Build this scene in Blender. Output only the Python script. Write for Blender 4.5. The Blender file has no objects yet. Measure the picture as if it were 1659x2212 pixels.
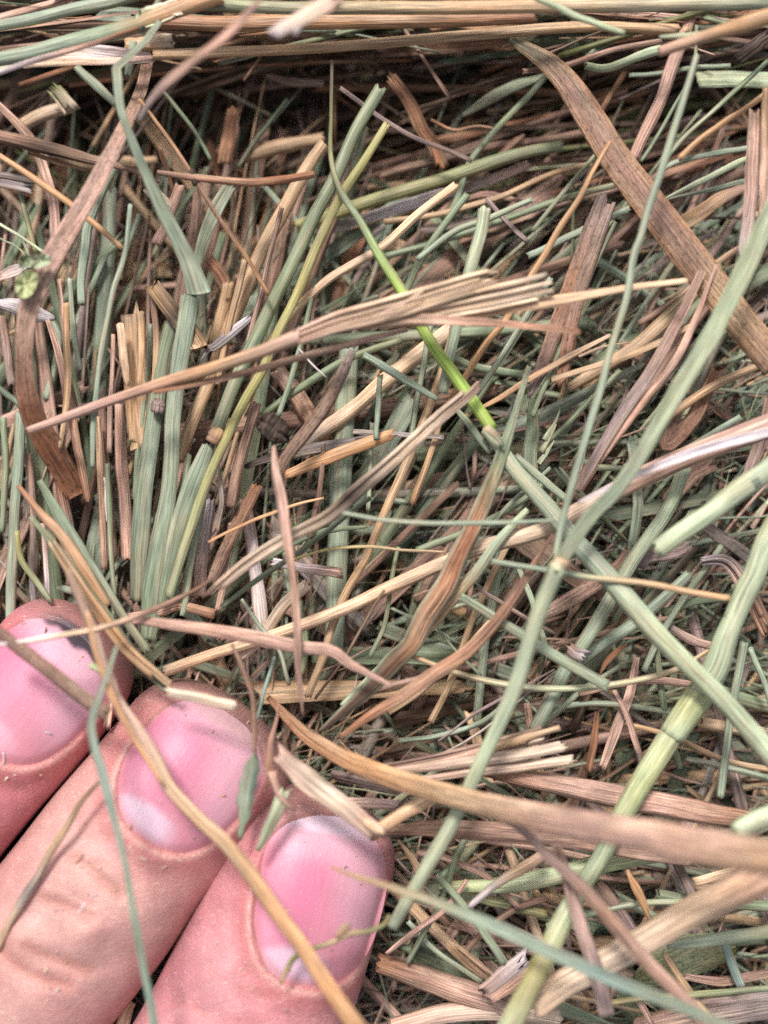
import bpy, math, random
import numpy as np
from mathutils import Vector

# ------------------------------------------------------------------ camera, light, exposure
sc = bpy.context.scene
COL = sc.collection
CM = 0.01
H = 10.0                     # camera height above the hay surface, cm
FW = 7.0                     # width of the hay seen at z = 0, cm
K = FW / 1659.0              # cm per tracing unit at z = 0
cam_d = bpy.data.cameras.new('camera'); cam = bpy.data.objects.new('camera', cam_d); COL.objects.link(cam)
cam.location = (0, 0, H * CM); cam.rotation_euler = (0, 0, 0)
cam_d.sensor_fit = 'HORIZONTAL'; cam_d.sensor_width = 36.0
cam_d.lens = 36.0 * H / FW
cam_d.clip_start = 0.002; cam_d.clip_end = 50
cam_d.dof.use_dof = True; cam_d.dof.focus_distance = (H - 0.45) * CM; cam_d.dof.aperture_fstop = 15.5
sc.camera = cam
w = bpy.data.worlds.new('World'); sc.world = w; w.use_nodes = True
SUN_EL, SUN_AZ = 52.0, 12.0          # azimuth measured from +Y (top of the frame) towards -X
sky = w.node_tree.nodes.new('ShaderNodeTexSky'); sky.sky_type = 'NISHITA'; sky.sun_disc = False
sky.sun_elevation = math.radians(SUN_EL); sky.sun_rotation = math.radians(-SUN_AZ)
sky.air_density = 0.55; sky.dust_density = 4.0; sky.ozone_density = 0.6
bg = w.node_tree.nodes['Background']; bg.inputs[1].default_value = 0.10
hs = w.node_tree.nodes.new('ShaderNodeHueSaturation'); hs.inputs['Saturation'].default_value = 0.40   # thin cloud greys the sky
w.node_tree.links.new(sky.outputs[0], hs.inputs['Color']); w.node_tree.links.new(hs.outputs[0], bg.inputs[0])
sd = bpy.data.lights.new('sun', 'SUN'); sd.energy = 2.0; sd.angle = math.radians(11); sd.color = (1.0, 0.94, 0.90)
sun = bpy.data.objects.new('sun', sd); COL.objects.link(sun)
e, a_ = math.radians(SUN_EL), math.radians(SUN_AZ)
dvec = Vector((-math.sin(a_) * math.cos(e), math.cos(a_) * math.cos(e), math.sin(e)))
sun.rotation_euler = dvec.to_track_quat('Z', 'Y').to_euler()
sc.view_settings.view_transform = 'Standard'; sc.view_settings.look = 'None'
sc.view_settings.gamma = 1.0; sc.view_settings.exposure = 0.86
sc.view_settings.use_curve_mapping = False
try:
    sc.cycles.max_bounces = 8; sc.cycles.diffuse_bounces = 4; sc.cycles.use_denoising = False
except Exception: pass

rng = np.random.default_rng(11); random.seed(11)

# ------------------------------------------------------------------ colours (sRGB 0-255 of the things themselves)
PAL = dict(sg=(150,163,142), gg=(130,144,116), dg=(96,108,88), lg=(180,192,160), yg=(168,162,106), bg=(158,184,92),
           tn=(192,160,126), st=(226,194,162), pk=(196,160,145), br=(150,120,106), db=(94,74,62), rb=(158,114,88),
           gy=(156,146,142), wh=(208,198,202), og=(194,150,110), pu=(154,134,130), bl=(58,48,46), ol=(112,118,76),
           bs=(138,158,148), rs=(164,114,86), cr=(218,196,174), dk=(74,62,56), py=(180,190,142))
def lin(c):
    c = np.asarray(c, float) / 255.0
    return np.where(c <= 0.04045, c / 12.92, ((c + 0.055) / 1.055) ** 2.4)
def P(code): return lin(PAL[code])

# ------------------------------------------------------------------ materials
def nd(nt, t, **kw):
    n = nt.nodes.new(t)
    for k, v in kw.items(): setattr(n, k, v)
    return n
def fibre_mat(name, stripe=0.5, speck=0.0, rough=0.6, spec=0.3, trans=0.0, speck_col=(0.05,0.03,0.02), bump=0.5, blot=0.25, drift=0.5):
    m = bpy.data.materials.new(name); m.use_nodes = True; nt = m.node_tree; L = nt.links.new
    b = nt.nodes['Principled BSDF']
    at = nd(nt, 'ShaderNodeAttribute', attribute_name='Col')
    uv = nd(nt, 'ShaderNodeUVMap', uv_map='UVMap')
    def noise(sx, sy, scale=1.0, detail=2.0, rough_=0.55):
        mp = nd(nt, 'ShaderNodeMapping'); mp.inputs['Scale'].default_value = (sx, sy, 1)
        L(uv.outputs[0], mp.inputs[0])
        n = nd(nt, 'ShaderNodeTexNoise'); n.inputs['Scale'].default_value = scale; n.inputs['Detail'].default_value = detail
        n.inputs['Roughness'].default_value = rough_
        L(mp.outputs[0], n.inputs['Vector']); return n.outputs['Fac']
    def mixf(src, val, col_in, c2):
        mx_ = nd(nt, 'ShaderNodeMix', data_type='RGBA'); L(src, mx_.inputs[0]); L(col_in, mx_.inputs[6]); mx_.inputs[7].default_value = (*c2, 1); return mx_.outputs[2]
    def ramp(src, a, b_, lo, hi):
        r = nd(nt, 'ShaderNodeMapRange'); r.inputs[1].default_value = a; r.inputs[2].default_value = b_
        r.inputs[3].default_value = lo; r.inputs[4].default_value = hi; L(src, r.inputs[0]); return r.outputs[0]
    f1 = noise(4.2, 0.07, 1.0, 3.0, 0.65)
    f2 = noise(8.0, 0.30, 1.0, 2.0)
    s1 = ramp(f1, 0.40, 0.60, 1 - stripe, 1 + stripe * 0.55)
    s2 = ramp(f2, 0.4, 0.6, 1 - stripe * 0.6, 1 + stripe * 0.4)
    bl_ = noise(0.5, 0.28, 1.0, 3.0)
    s3 = ramp(bl_, 0.3, 0.7, 1 - blot, 1 + blot)
    gate = ramp(noise(0.9, 0.22, 1.0, 2.0), 0.38, 0.62, 0.25, 1.0)       # grooves come and go along the piece
    g1 = nd(nt, 'ShaderNodeMix', data_type='FLOAT'); L(gate, g1.inputs[0]); g1.inputs[2].default_value = 1.0; L(s1, g1.inputs[3]); s1 = g1.outputs[0]
    mu = nd(nt, 'ShaderNodeMath', operation='MULTIPLY'); L(s1, mu.inputs[0]); L(s2, mu.inputs[1])
    mu2 = nd(nt, 'ShaderNodeMath', operation='MULTIPLY'); L(mu.outputs[0], mu2.inputs[0]); L(s3, mu2.inputs[1])
    base = mixf(ramp(noise(1.4, 0.10, 1.0, 3.0), 0.47, 0.68, 0, drift), 0, at.outputs['Color'], (0.42, 0.33, 0.23))
    vm = nd(nt, 'ShaderNodeVectorMath', operation='SCALE'); L(base, vm.inputs[0]); L(mu2.outputs[0], vm.inputs['Scale'])
    col = vm.outputs[0]
    # slow drift of hue: yellowing and greying along the strand
    hn = noise(0.3, 0.12, 1.0, 2.0)
    tint = nd(nt, 'ShaderNodeMix', data_type='RGBA'); tint.blend_type = 'MULTIPLY'
    L(ramp(hn, 0.45, 0.7, 0, 0.8), tint.inputs[0]); L(col, tint.inputs[6]); tint.inputs[7].default_value = (1.06, 0.96, 0.84, 1)
    col = tint.outputs[2]
    if speck > 0:
        sp = noise(5.0, 1.5, 1.2, 4.0, 0.75)
        f = ramp(sp, 0.68 - speck * 0.18, 0.80 - speck * 0.14, 0, 0.85)
        mx = nd(nt, 'ShaderNodeMix', data_type='RGBA'); L(f, mx.inputs[0]); L(col, mx.inputs[6]); mx.inputs[7].default_value = (*speck_col, 1)
        col = mx.outputs[2]
    L(col, b.inputs['Base Color'])
    b.inputs['Roughness'].default_value = rough; b.inputs['Specular IOR Level'].default_value = spec
    bp = nd(nt, 'ShaderNodeBump'); bp.inputs['Strength'].default_value = bump; bp.inputs['Distance'].default_value = 0.00020
    L(f1, bp.inputs['Height'])
    bp2 = nd(nt, 'ShaderNodeBump'); bp2.inputs['Strength'].default_value = bump; bp2.inputs['Distance'].default_value = 0.00009
    L(f2, bp2.inputs['Height']); L(bp.outputs[0], bp2.inputs['Normal']); L(bp2.outputs[0], b.inputs['Normal'])
    if trans > 0:
        tr = nd(nt, 'ShaderNodeBsdfTranslucent'); L(col, tr.inputs[0])
        ms = nd(nt, 'ShaderNodeMixShader'); ms.inputs[0].default_value = trans
        L(b.outputs[0], ms.inputs[1]); L(tr.outputs[0], ms.inputs[2]); L(ms.outputs[0], nt.nodes['Material Output'].inputs[0])
    return m
M = dict(green=fibre_mat('green_stem_surface', 0.36, 0.25, 0.5, 0.4, 0.0, blot=0.12, speck_col=(0.16,0.11,0.05)),
         blade=fibre_mat('green_blade_surface', 0.38, 0.30, 0.55, 0.35, 0.14, blot=0.14, speck_col=(0.16,0.11,0.05)),
         straw=fibre_mat('dry_straw_surface', 0.42, 0.22, 0.5, 0.4, 0.0, blot=0.14, speck_col=(0.12,0.07,0.04)),
         rough=fibre_mat('weathered_fibre_surface', 0.5, 0.55, 0.75, 0.2, 0.0, blot=0.25, bump=0.9),
         leaf=fibre_mat('dead_leaf_surface', 0.36, 0.95, 0.7, 0.25, 0.08, blot=0.22, bump=0.9),
         fill=fibre_mat('loose_hay_surface', 0.45, 0.40, 0.6, 0.3, 0.0, blot=0.3, bump=0.8))
GREEN = {'sg','gg','dg','lg','yg','bg','bs','py','ol'}; STRAW = {'tn','st','wh','og','cr'}

# ------------------------------------------------------------------ geometry of strands
def at(px, py, z):
    """tracing units + height in cm -> world metres"""
    f = (H - z) / H * K
    return np.stack([(px - 829.5) * f, -(py - 1106.0) * f, z], -1) * CM
def catmull(P_, n):
    P_ = np.asarray(P_, float)
    if len(P_) == 2: t = np.linspace(0, 1, n)[:, None]; return P_[0] * (1 - t) + P_[1] * t
    Q = np.vstack([2 * P_[0] - P_[1], P_, 2 * P_[-1] - P_[-2]])
    d = np.linalg.norm(np.diff(P_[:, :2], axis=0), axis=1) + 1e-6; s = np.concatenate([[0], np.cumsum(d)]); s /= s[-1]
    u = np.linspace(0, 1, n); i = np.clip(np.searchsorted(s, u, 'right') - 1, 0, len(P_) - 2)
    t = ((u - s[i]) / (s[i + 1] - s[i]))[:, None]
    p0, p1, p2, p3 = Q[i], Q[i + 1], Q[i + 2], Q[i + 3]
    return 0.5 * (2 * p1 + (p2 - p0) * t + (2 * p0 - 5 * p1 + 4 * p2 - p3) * t ** 2 + (3 * p1 - p0 - 3 * p2 + p3) * t ** 3)
class MB:
    def __init__(s): s.v = []; s.f = []; s.c = []; s.uv = []; s.n = 0
    def add(s, v, f, c, uv):
        s.v.append(v); s.f.append(np.asarray(f) + s.n); s.c.append(c); s.uv.append(uv); s.n += len(v)
    def build(s, name, mat, parent=None, origin=None):
        V = np.concatenate(s.v); F = np.concatenate(s.f); C = np.concatenate(s.c); U = np.concatenate(s.uv)
        if origin is not None: V = V - origin
        me = bpy.data.meshes.new(name)
        me.vertices.add(len(V)); me.vertices.foreach_set('co', V.astype(np.float32).ravel())
        me.loops.add(F.size); me.loops.foreach_set('vertex_index', F.astype(np.int32).ravel())
        me.polygons.add(len(F)); me.polygons.foreach_set('loop_start', np.arange(0, F.size, 4, dtype=np.int32))
        me.polygons.foreach_set('loop_total', np.full(len(F), 4, np.int32))
        me.polygons.foreach_set('use_smooth', np.ones(len(F), bool))
        me.update(calc_edges=True)
        ca = me.color_attributes.new('Col', 'FLOAT_COLOR', 'POINT')
        ca.data.foreach_set('color', np.concatenate([C, np.ones((len(C), 1))], 1).astype(np.float32).ravel())
        ul = me.uv_layers.new(name='UVMap'); ul.data.foreach_set('uv', U[F.ravel()].astype(np.float32).ravel())
        me.materials.append(mat)
        o = bpy.data.objects.new(name, me); COL.objects.link(o)
        if parent is not None: o.parent = parent
        return o
def profile(kind, n, depth):
    """closed loop of (side, up) points for unit width"""
    if kind == 't':
        th = np.linspace(0, 2 * math.pi, n, endpoint=False)
        return np.stack([0.5 * np.cos(th), 0.5 * np.sin(th)], 1), th / (2 * math.pi) * 3.1
    m = n // 2
    u = np.linspace(-0.5, 0.5, m); sgn = depth
    top = np.stack([u, sgn * (1 - (2 * u) ** 2)], 1)
    bot = np.stack([u[::-1], sgn * (1 - (2 * u[::-1]) ** 2)], 1)
    return np.concatenate([top, bot]), np.concatenate([u, u[::-1] + 1.3])
def sweep(mb, path, width, cols, kind='t', n=12, twist=0.0, tw0=0.0, depth=0.16, thick=0.010, jag=(0.4, 0.4), flat=0.9,
          edge=None, hollow=True, rnd=None, split=0.0):
    """path: (m,3) metres; width: (m,) metres; cols (m,3)"""
    r = rnd if rnd is not None else rng
    m = len(path); T = np.gradient(path, axis=0); T /= np.linalg.norm(T, axis=1)[:, None] + 1e-12
    up = np.tile([0, 0, 1.0], (m, 1)); N = up - T * (T @ np.array([0, 0, 1.0]))[:, None]
    ln = np.linalg.norm(N, axis=1)
    bad = ln < 0.15; N[bad] = np.array([0.3, 1, 0.1]); N[bad] -= T[bad] * (N[bad] * T[bad]).sum(1)[:, None]
    N /= np.linalg.norm(N, axis=1)[:, None]; S = np.cross(T, N)
    an = tw0 + twist * np.linspace(0, 1, m); ca, sa = np.cos(an)[:, None], np.sin(an)[:, None]
    S2 = S * ca + N * sa; N2 = N * ca - S * sa
    pr, pu = profile('t' if kind == 't' else 'b', n, depth)
    k = len(pr); W = width[:, None]
    a = pr[None, :, 0] * W; b = pr[None, :, 1] * W * (flat if kind == 't' else 1.0)
    if kind == 't':
        rib = 1 + 0.05 * np.cos(np.arange(k) * math.pi)[None, :] * np.minimum(1, W / 0.001)
        a, b = a * rib, b * rib
    else:
        th = np.minimum(thick * CM, width * 0.3)[:, None]
        sg_ = np.where(np.arange(k) < k // 2, 1, -1)[None, :]
        ew = np.sqrt(np.clip(1 - (2 * pr[None, :, 0]) ** 2, 0.02, 1))
        b = b + sg_ * th * 0.5 * ew
        rib = np.cos(np.arange(k) * math.pi)[None, :] * 0.008 * W
        b = b + rib
    V = path[:, None, :] + S2[:, None, :] * a[..., None] + N2[:, None, :] * b[..., None]
    # torn ends: push the last ring's points along the strand
    for end, j in ((0, jag[0]), (-1, jag[1])):
        if j > 0:
            off = r.uniform(-1, 0.6, k if kind == 't' else k // 2)
            if kind != 't': off = np.concatenate([off, off[::-1]])
            V[end] += T[end] * (off * j * width[end])[:, None] * (1 if end == -1 else -1)
    rings = [V[i] for i in range(m)]; cc = [np.tile(c, (k, 1)) for c in cols]
    L = np.concatenate([[0], np.cumsum(np.linalg.norm(np.diff(path, axis=0), axis=1))]) * 1000
    vv = list(L)
    if edge is not None:
        wgt = (np.abs(2 * pr[:, 0]) ** 4)[:, None]
        cc = [c * (1 - wgt * edge[1]) + edge[0] * wgt * edge[1] for c in cc]
    if kind == 't' and hollow:  # shade inside the hollow put into the colour, darker further in
        for end in (0, -1):
            c = V[end].mean(0); sgn = 1 if end == -1 else -1
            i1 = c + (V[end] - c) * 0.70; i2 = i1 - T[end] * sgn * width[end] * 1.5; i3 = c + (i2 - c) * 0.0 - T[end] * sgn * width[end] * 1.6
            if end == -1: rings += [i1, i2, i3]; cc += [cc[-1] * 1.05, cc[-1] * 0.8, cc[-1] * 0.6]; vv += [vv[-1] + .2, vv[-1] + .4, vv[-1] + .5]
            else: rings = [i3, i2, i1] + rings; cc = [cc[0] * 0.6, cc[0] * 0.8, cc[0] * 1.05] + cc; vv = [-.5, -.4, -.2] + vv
    else:
        c0, c1 = rings[0].mean(0), rings[-1].mean(0)
        rings = [np.tile(c0, (k, 1))] + rings + [np.tile(c1, (k, 1))]; cc = [cc[0]] + cc + [cc[-1]]; vv = [vv[0]] + vv + [vv[-1]]
    R = len(rings); V = np.concatenate(rings); C = np.concatenate(cc)
    ii = np.arange(R - 1)[:, None] * k; jj = np.arange(k)[None, :]; j2 = (np.arange(k)[None, :] + 1) % k
    F = np.stack([ii + jj, ii + k + jj, ii + k + j2, ii + j2], -1).reshape(-1, 4)
    wm = float(np.mean(width)) * 1000; o1, o2 = r.uniform(0, 400, 2)
    U = np.stack([np.tile(pu * wm, R) + o1, np.repeat(np.array(vv), k) + o2], 1)
    mb.add(V, F, C, U)

def nums(s): return [float(x) for x in s.split(',')]
def grad(code, m, jit=0.03):
    cs = np.array([P(c) for c in code.split('>')]); x = np.linspace(0, len(cs) - 1, m)
    out = np.stack([np.interp(x, np.arange(len(cs)), cs[:, i]) for i in range(3)], 1)
    n = np.interp(np.linspace(0, 1, m), np.linspace(0, 1, 6), rng.normal(0, 1, 6)) * jit
    return np.clip(out * (1 + n)[:, None] * (1 + rng.normal(0, 0.04)), 0.01, 0.95)
OFF = dict(A=(0,0), B=(829.5,0), C=(0,553), D=(829.5,553), E=(0,1106), F=(829.5,1106), G=(0,1659), H=(829.5,1659))
def parse_pts(s):
    out = []; T = 'X'
    for tok in s.split():
        if tok in OFF or tok == 'X': T = tok; continue
        x, y = nums(tok)
        if T != 'X': x, y = OFF[T][0] + x / 2, OFF[T][1] + y / 2
        out.append((x, y))
    return np.array(out)
def strand_mb(kind, colr, w, z, pts, mb=None, opt=''):
    mb = mb or MB()
    p = parse_pts(pts) if isinstance(pts, str) else np.asarray(pts, float)
    L = np.linalg.norm(np.diff(p, axis=0), axis=1).sum()
    m = int(np.clip(L / 11, 6, 90))
    q = catmull(p, m)
    ws = nums(w); wv = np.interp(np.linspace(0, 1, m), np.linspace(0, 1, len(ws)), ws) if len(ws) > 1 else np.full(m, ws[0])
    zs = nums(z); zv = (np.interp(np.linspace(0, 1, m), np.linspace(0, 1, len(zs)), zs) if len(zs) > 1 else np.full(m, zs[0])) * 0.1
    nz = rng.normal(0, 1, (8, 3)); xs = np.linspace(0, 1, m)
    wob = np.stack([np.interp(xs, np.linspace(0, 1, 8), nz[:, i]) for i in range(3)], 1)
    q = q + wob[:, :2] * 0.6; zv = zv + wob[:, 2] * 0.006
    path = at(q[:, 0], q[:, 1], zv)
    wm = np.where(wv < 22, np.maximum(wv, 1.2) * 1.18, wv + 4) * (1 + 0.04 * np.interp(xs, np.linspace(0, 1, 8), nz[::-1, 0])) * K * (H - zv) / H * CM
    cols = grad(colr, m)
    big = np.mean(wv)
    edge = None
    if 'e' in opt: edge = (P('og'), 0.75)
    if 'g' in opt: edge = (P('sg'), 0.9)
    if kind == 't': sweep(mb, path, wm, cols, 't', 14 if big > 14 else 8, flat=0.85, hollow=big > 9 and 'n' not in opt, jag=(0, 0) if 'n' in opt else (0.25, 0.25))
    elif kind == 'b': sweep(mb, path, wm, cols, 'b', 14 if big > 14 else 8, twist=rng.uniform(-0.3, 0.3), tw0=rng.uniform(-0.2, 0.2), depth=rng.choice([-0.12, 0.10, 0.16]), jag=(0.2, 0.2), edge=edge)
    elif kind == 'r': sweep(mb, path, wm, cols, 'b', 16 if big > 14 else 8, twist=rng.uniform(-0.3, 0.3), tw0=rng.uniform(-0.15, 0.15), depth=0.08, jag=(0.7, 0.7), thick=0.02, edge=edge)
    elif kind == 'c': sweep(mb, path, wm, cols, 'b', 16, twist=0.1, depth=-0.32, jag=(0.5, 0.5), thick=0.015, edge=edge)
    elif kind == 'f':   # bundle of parallel fibres lying side by side
        nf = max(3, int(big / 6)); T = np.gradient(q, axis=0); T /= np.linalg.norm(T, axis=1)[:, None]; Nn = np.stack([-T[:, 1], T[:, 0]], 1)
        for i in range(nf):
            u = (i + 0.5) / nf - 0.5; spread = np.interp(xs, [0, .75, 1], [1, 1, 1.25])
            a0 = int(rng.uniform(0, 0.10) * m); a1 = m - int(rng.uniform(0, 0.16) * m)
            qq = q + Nn * (u * wv * spread)[:, None] + rng.normal(0, 0.5, (1, 2))
            zz = zv + rng.uniform(-0.02, 0.03)
            pp = at(qq[:, 0], qq[:, 1], zz)[a0:a1]
            sweep(mb, pp, (wm / nf * rng.uniform(1.0, 1.7))[a0:a1], (cols * rng.uniform(0.45, 1.2))[a0:a1], 'b', 8, twist=rng.uniform(-.5, .5), depth=0.15, jag=(1.5, 1.5), thick=0.02)
    return mb
def mat_of(colr, kind, opt=''):
    if 'L' in opt: return M['leaf']
    c = colr.split('>'); c = c[len(c) // 2]
    if c in GREEN: return M['blade'] if kind in 'br' else M['green']
    if c in STRAW: return M['straw']
    return M['rough']
CATS = dict(grass_stalk='grass stem', grass_leaf='grass blade', straw='straw', dry_leaf='leaf', twig='twig', frayed_straw='straw', leaflet='leaf',
            straw_stub='straw', tendril='tendril', plant_fragment='fragment', fibre_bundle='fibres', sheath='sheath', fallen_bud='bud', clover_leaf='leaf', hay_strand='hay strand')
HEROES = []   # (short label, points)
def tag(o, label=None, cat=None, group=None, kind=None):
    if label: o['label'] = label
    if cat: o['category'] = cat
    if group: o['group'] = group
    if kind: o['kind'] = kind
GRP = dict(grass_stalk='green grass stems in the hay', grass_leaf='grass blades in the hay', straw='dry straws in the hay', dry_leaf='dead leaves in the hay',
           twig='brown twigs in the hay', straw_stub='short broken straws in the hay', plant_fragment='plant fragments in the hay', frayed_straw='splintered straws in the hay',
           fibre_bundle='bundles of loose fibres', sheath='dry leaf sheaths')
def origin_of(mb):
    V = np.concatenate(mb.v); c = V.mean(0); c[2] = V[:, 2].min(); return c
def build_table(table):
    rows = [r for r in table.strip().split('\n') if r.strip() and not r.startswith('#')]
    i = 0
    while i < len(rows):
        f = [x.strip() for x in rows[i].split('|')]; parts = []
        j = i + 1
        while j < len(rows) and rows[j].startswith('+'):
            parts.append([x.strip() for x in rows[j][1:].split('|')]); j += 1
        name, kind, colr, w_, z_, pts, label = f[:7]; opt = f[7] if len(f) > 7 else ''
        mb = strand_mb(kind, colr, w_, z_, pts, opt=opt); mat = mat_of(colr, kind, opt)
        org = origin_of(mb)
        if parts:
            root = bpy.data.objects.new(name, None); COL.objects.link(root); root.empty_display_size = 0.002; root.location = org
            mb.build({'t': 'stalk', 'f': 'fibres'}.get(kind, 'blade'), mat, root, org)
            for pf in parts:
                pn, pk_, pc, pw, pz, pp = pf[:6]; po = pf[6] if len(pf) > 6 else ''
                strand_mb(pk_, pc, pw, pz, pp, opt=po + ('n' if pn in ('node', 'joint') else '')).build(pn, mat_of(pc, pk_, po), root, org)
        else:
            root = mb.build(name, mat, None, org); root.location = org
        tag(root, label.replace('; ', ' '), CATS[name], GRP.get(name))
        HEROES.append((label.split(';')[0], parse_pts(pts), nums(z_)[0]))
        i = j

# ------------------------------------------------------------------ the setting: dark bed under the hay, mass of loose hay
def zbase(x, y):
    """height of the top of the loose mass, mm"""
    r = -15.5 if x < 900 else -9.5
    if abs(x - 900) < 200: r = -15.5 + 6 * (x - 700) / 400
    return float(np.interp(y, [-300, 60, 125, 180, 400, 660, 950], [4.0, 2.0, -6, r, r * 0.75, -2.0, -0.3]))
gm = MB()
n = 40; xs_ = np.linspace(-0.09, 0.09, n); gx, gy = np.meshgrid(xs_, xs_)
gz = -0.038 + 0.003 * np.sin(gx * 300) * np.cos(gy * 260)
V = np.stack([gx.ravel(), gy.ravel(), gz.ravel()], 1)
I = (np.arange(n - 1)[:, None] * n + np.arange(n - 1)[None, :]).ravel()
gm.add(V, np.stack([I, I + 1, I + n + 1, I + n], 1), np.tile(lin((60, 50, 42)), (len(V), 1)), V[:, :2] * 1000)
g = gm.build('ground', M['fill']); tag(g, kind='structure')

FILLP = {   # palettes: (code, weight)
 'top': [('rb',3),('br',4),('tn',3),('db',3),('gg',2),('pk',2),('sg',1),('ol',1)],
 'rec': [('br',6),('db',5),('rb',4),('pu',2),('ol',2),('tn',1.5),('dg',1),('pk',1)],  # brown hay, weighted darker so part of the hollow's shade sits in the colour
 'left': [('sg',4),('gg',3),('dg',3),('pk',3.5),('tn',3),('br',4),('gy',1),('pu',1.5),('lg',.5),('db',1)],
 'mid': [('sg',5),('gg',4),('lg',1),('dg',4),('tn',2.5),('br',3.5),('pu',2.5),('gy',1),('pk',1.5),('db',1)],
 'low': [('sg',4),('gg',3),('dg',3),('pk',3),('br',4),('tn',3),('pu',2.5),('st',.7),('gy',1),('lg',.6),('db',1)]}
def region(x, y):
    x += rng.normal(0, 50); y += rng.normal(0, 50)
    if y < 120: return 'top', [(3, 7, 1)]
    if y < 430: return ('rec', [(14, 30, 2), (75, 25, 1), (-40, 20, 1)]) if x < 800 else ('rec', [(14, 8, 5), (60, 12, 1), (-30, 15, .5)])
    if x < 720: return 'left', ([(78, 9, 6), (35, 20, 1), (-60, 12, .7)] if y < 1450 else [(70, 30, 2), (0, 30, 1)])
    if y < 900: return 'mid', [(33, 9, 4), (60, 7, 3), (5, 8, 1), (-45, 10, .5)]
    if y < 1500: return 'mid', [(58, 8, 3), (8, 8, 3), (-32, 9, 1), (84, 6, 1)]
    return 'low', [(5, 14, 4), (60, 18, 2), (-40, 16, 2), (85, 12, .6)]
def pick(seq):
    ws = np.array([s[-1] for s in seq], float); return seq[rng.choice(len(seq), p=ws / ws.sum())]
def rand_strand(mb, x, y, z, lmul=1.0, wmul=1.0, short=False):
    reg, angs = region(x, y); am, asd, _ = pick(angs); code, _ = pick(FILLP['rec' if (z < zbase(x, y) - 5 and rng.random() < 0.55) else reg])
    an = math.radians(am + rng.normal(0, asd)); L = rng.uniform(260, 900) * lmul
    wpx = float(np.clip(rng.lognormal(2.95, 0.5), 5, 56)) * wmul
    if short: L = rng.uniform(20, 110); wpx = rng.uniform(3, 14)
    m = 4 if short else 9
    t = np.linspace(-0.5, 0.5, m); curv = rng.normal(0, 0.012) * L
    qx = x + np.cos(an) * t * L - np.sin(an) * curv * (4 * t * t); qy = y - np.sin(an) * t * L - np.cos(an) * curv * (4 * t * t)
    kink = rng.random() < 0.08
    if kink: qx[m // 2:] += np.arange(m - m // 2) * rng.normal(0, 4); qy[m // 2:] += np.arange(m - m // 2) * rng.normal(0, 4)
    slope = rng.normal(0, 0.5 if not short else 1.0)
    zz = (z + slope * t * 2 + rng.normal(0, 0.15, m)) * 0.1
    path = at(qx, qy, zz); kd = 't' if (wpx < 8 or rng.random() < 0.25) else 'b'
    wv = np.full(m, wpx) * (1 + rng.normal(0, 0.05, m))
    if kd == 'b' and rng.random() < 0.4: wv *= np.linspace(1, 0.12, m) ** 0.6
    cols = grad(code, m, 0.08) * rng.uniform(0.75, 1.1)
    if rng.random() < 0.25: c2 = P(pick(FILLP[reg])[0]); tt = np.linspace(0, 1, m)[:, None] ** 2; cols = cols * (1 - tt) + c2 * tt
    sweep(mb, path, wv * K * CM, cols, kd, 6 if kd == 't' else 8, twist=rng.normal(0, 0.5), tw0=rng.normal(0, 0.35), depth=rng.choice([-.1, .1, .2]),
          jag=(1.0, 1.0), hollow=(kd == 't' and wpx > 16), flat=rng.uniform(0.5, 1), thick=0.012)
    return kd, code, wpx, np.stack([qx, qy], 1), zz
def rand_fine(mb, x, y, z):
    reg, angs = region(x, y); am, asd, _ = pick(angs); code, _ = pick(FILLP[reg]); an = math.radians(am + rng.normal(0, asd * 1.5)); L = rng.uniform(100, 520); m = 12
    t = np.linspace(-.5, .5, m); cv = rng.normal(0, .035) * L; wv = np.cumsum(rng.normal(0, 1, m)) * L * 0.004
    qx = x + np.cos(an) * t * L - np.sin(an) * (cv * 4 * t * t + wv); qy = y - np.sin(an) * t * L - np.cos(an) * (cv * 4 * t * t + wv)
    path = at(qx, qy, (z + rng.normal(0, .8) * t * 2 + np.cumsum(rng.normal(0, .12, m))) * 0.1)
    sweep(mb, path, np.full(m, rng.uniform(1.8, 6)) * np.linspace(1, .5, m) * K * CM, grad(code, m, .1), 'b', 6, twist=rng.normal(0, 2), depth=.1, jag=(1, 1), thick=0.01)
mb = MB()
NF = 4000
for i in range(NF):
    x = rng.uniform(-260, 1920); y = rng.uniform(-260, 2480)
    d = rng.random() ** 0.75 * 15.0
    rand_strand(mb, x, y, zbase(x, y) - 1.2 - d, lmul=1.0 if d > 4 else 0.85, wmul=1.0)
for i in range(1500):
    x = rng.uniform(-100, 1760); y = rng.uniform(-100, 2320)
    rand_strand(mb, x, y, zbase(x, y) + rng.uniform(-4.5, -0.3), short=True)
for i in range(1200):      # hair fine long fibres lying over the mass
    x = rng.uniform(-150, 1800); y = rng.uniform(-150, 2350); rand_fine(mb, x, y, zbase(x, y) + rng.uniform(-5.0, 0.8))
for i in range(1500):      # slim straight stems packed just under the surface
    x = rng.uniform(-200, 1860); y = rng.uniform(-100, 2400); rand_strand(mb, x, y, zbase(x, y) + rng.uniform(-5.5, -0.8), lmul=rng.uniform(0.7, 1.4), wmul=rng.uniform(0.3, 0.65))
for i in range(120):       # long brown and olive stems sweeping through the dark hollow
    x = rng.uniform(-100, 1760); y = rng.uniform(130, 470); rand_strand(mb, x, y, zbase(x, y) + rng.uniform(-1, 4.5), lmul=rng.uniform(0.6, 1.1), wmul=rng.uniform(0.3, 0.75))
o = mb.build('loose_hay', M['fill'])
tag(o, 'tangled mass of cut hay filling the gaps under the separate stems', 'hay', kind='stuff')

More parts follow.
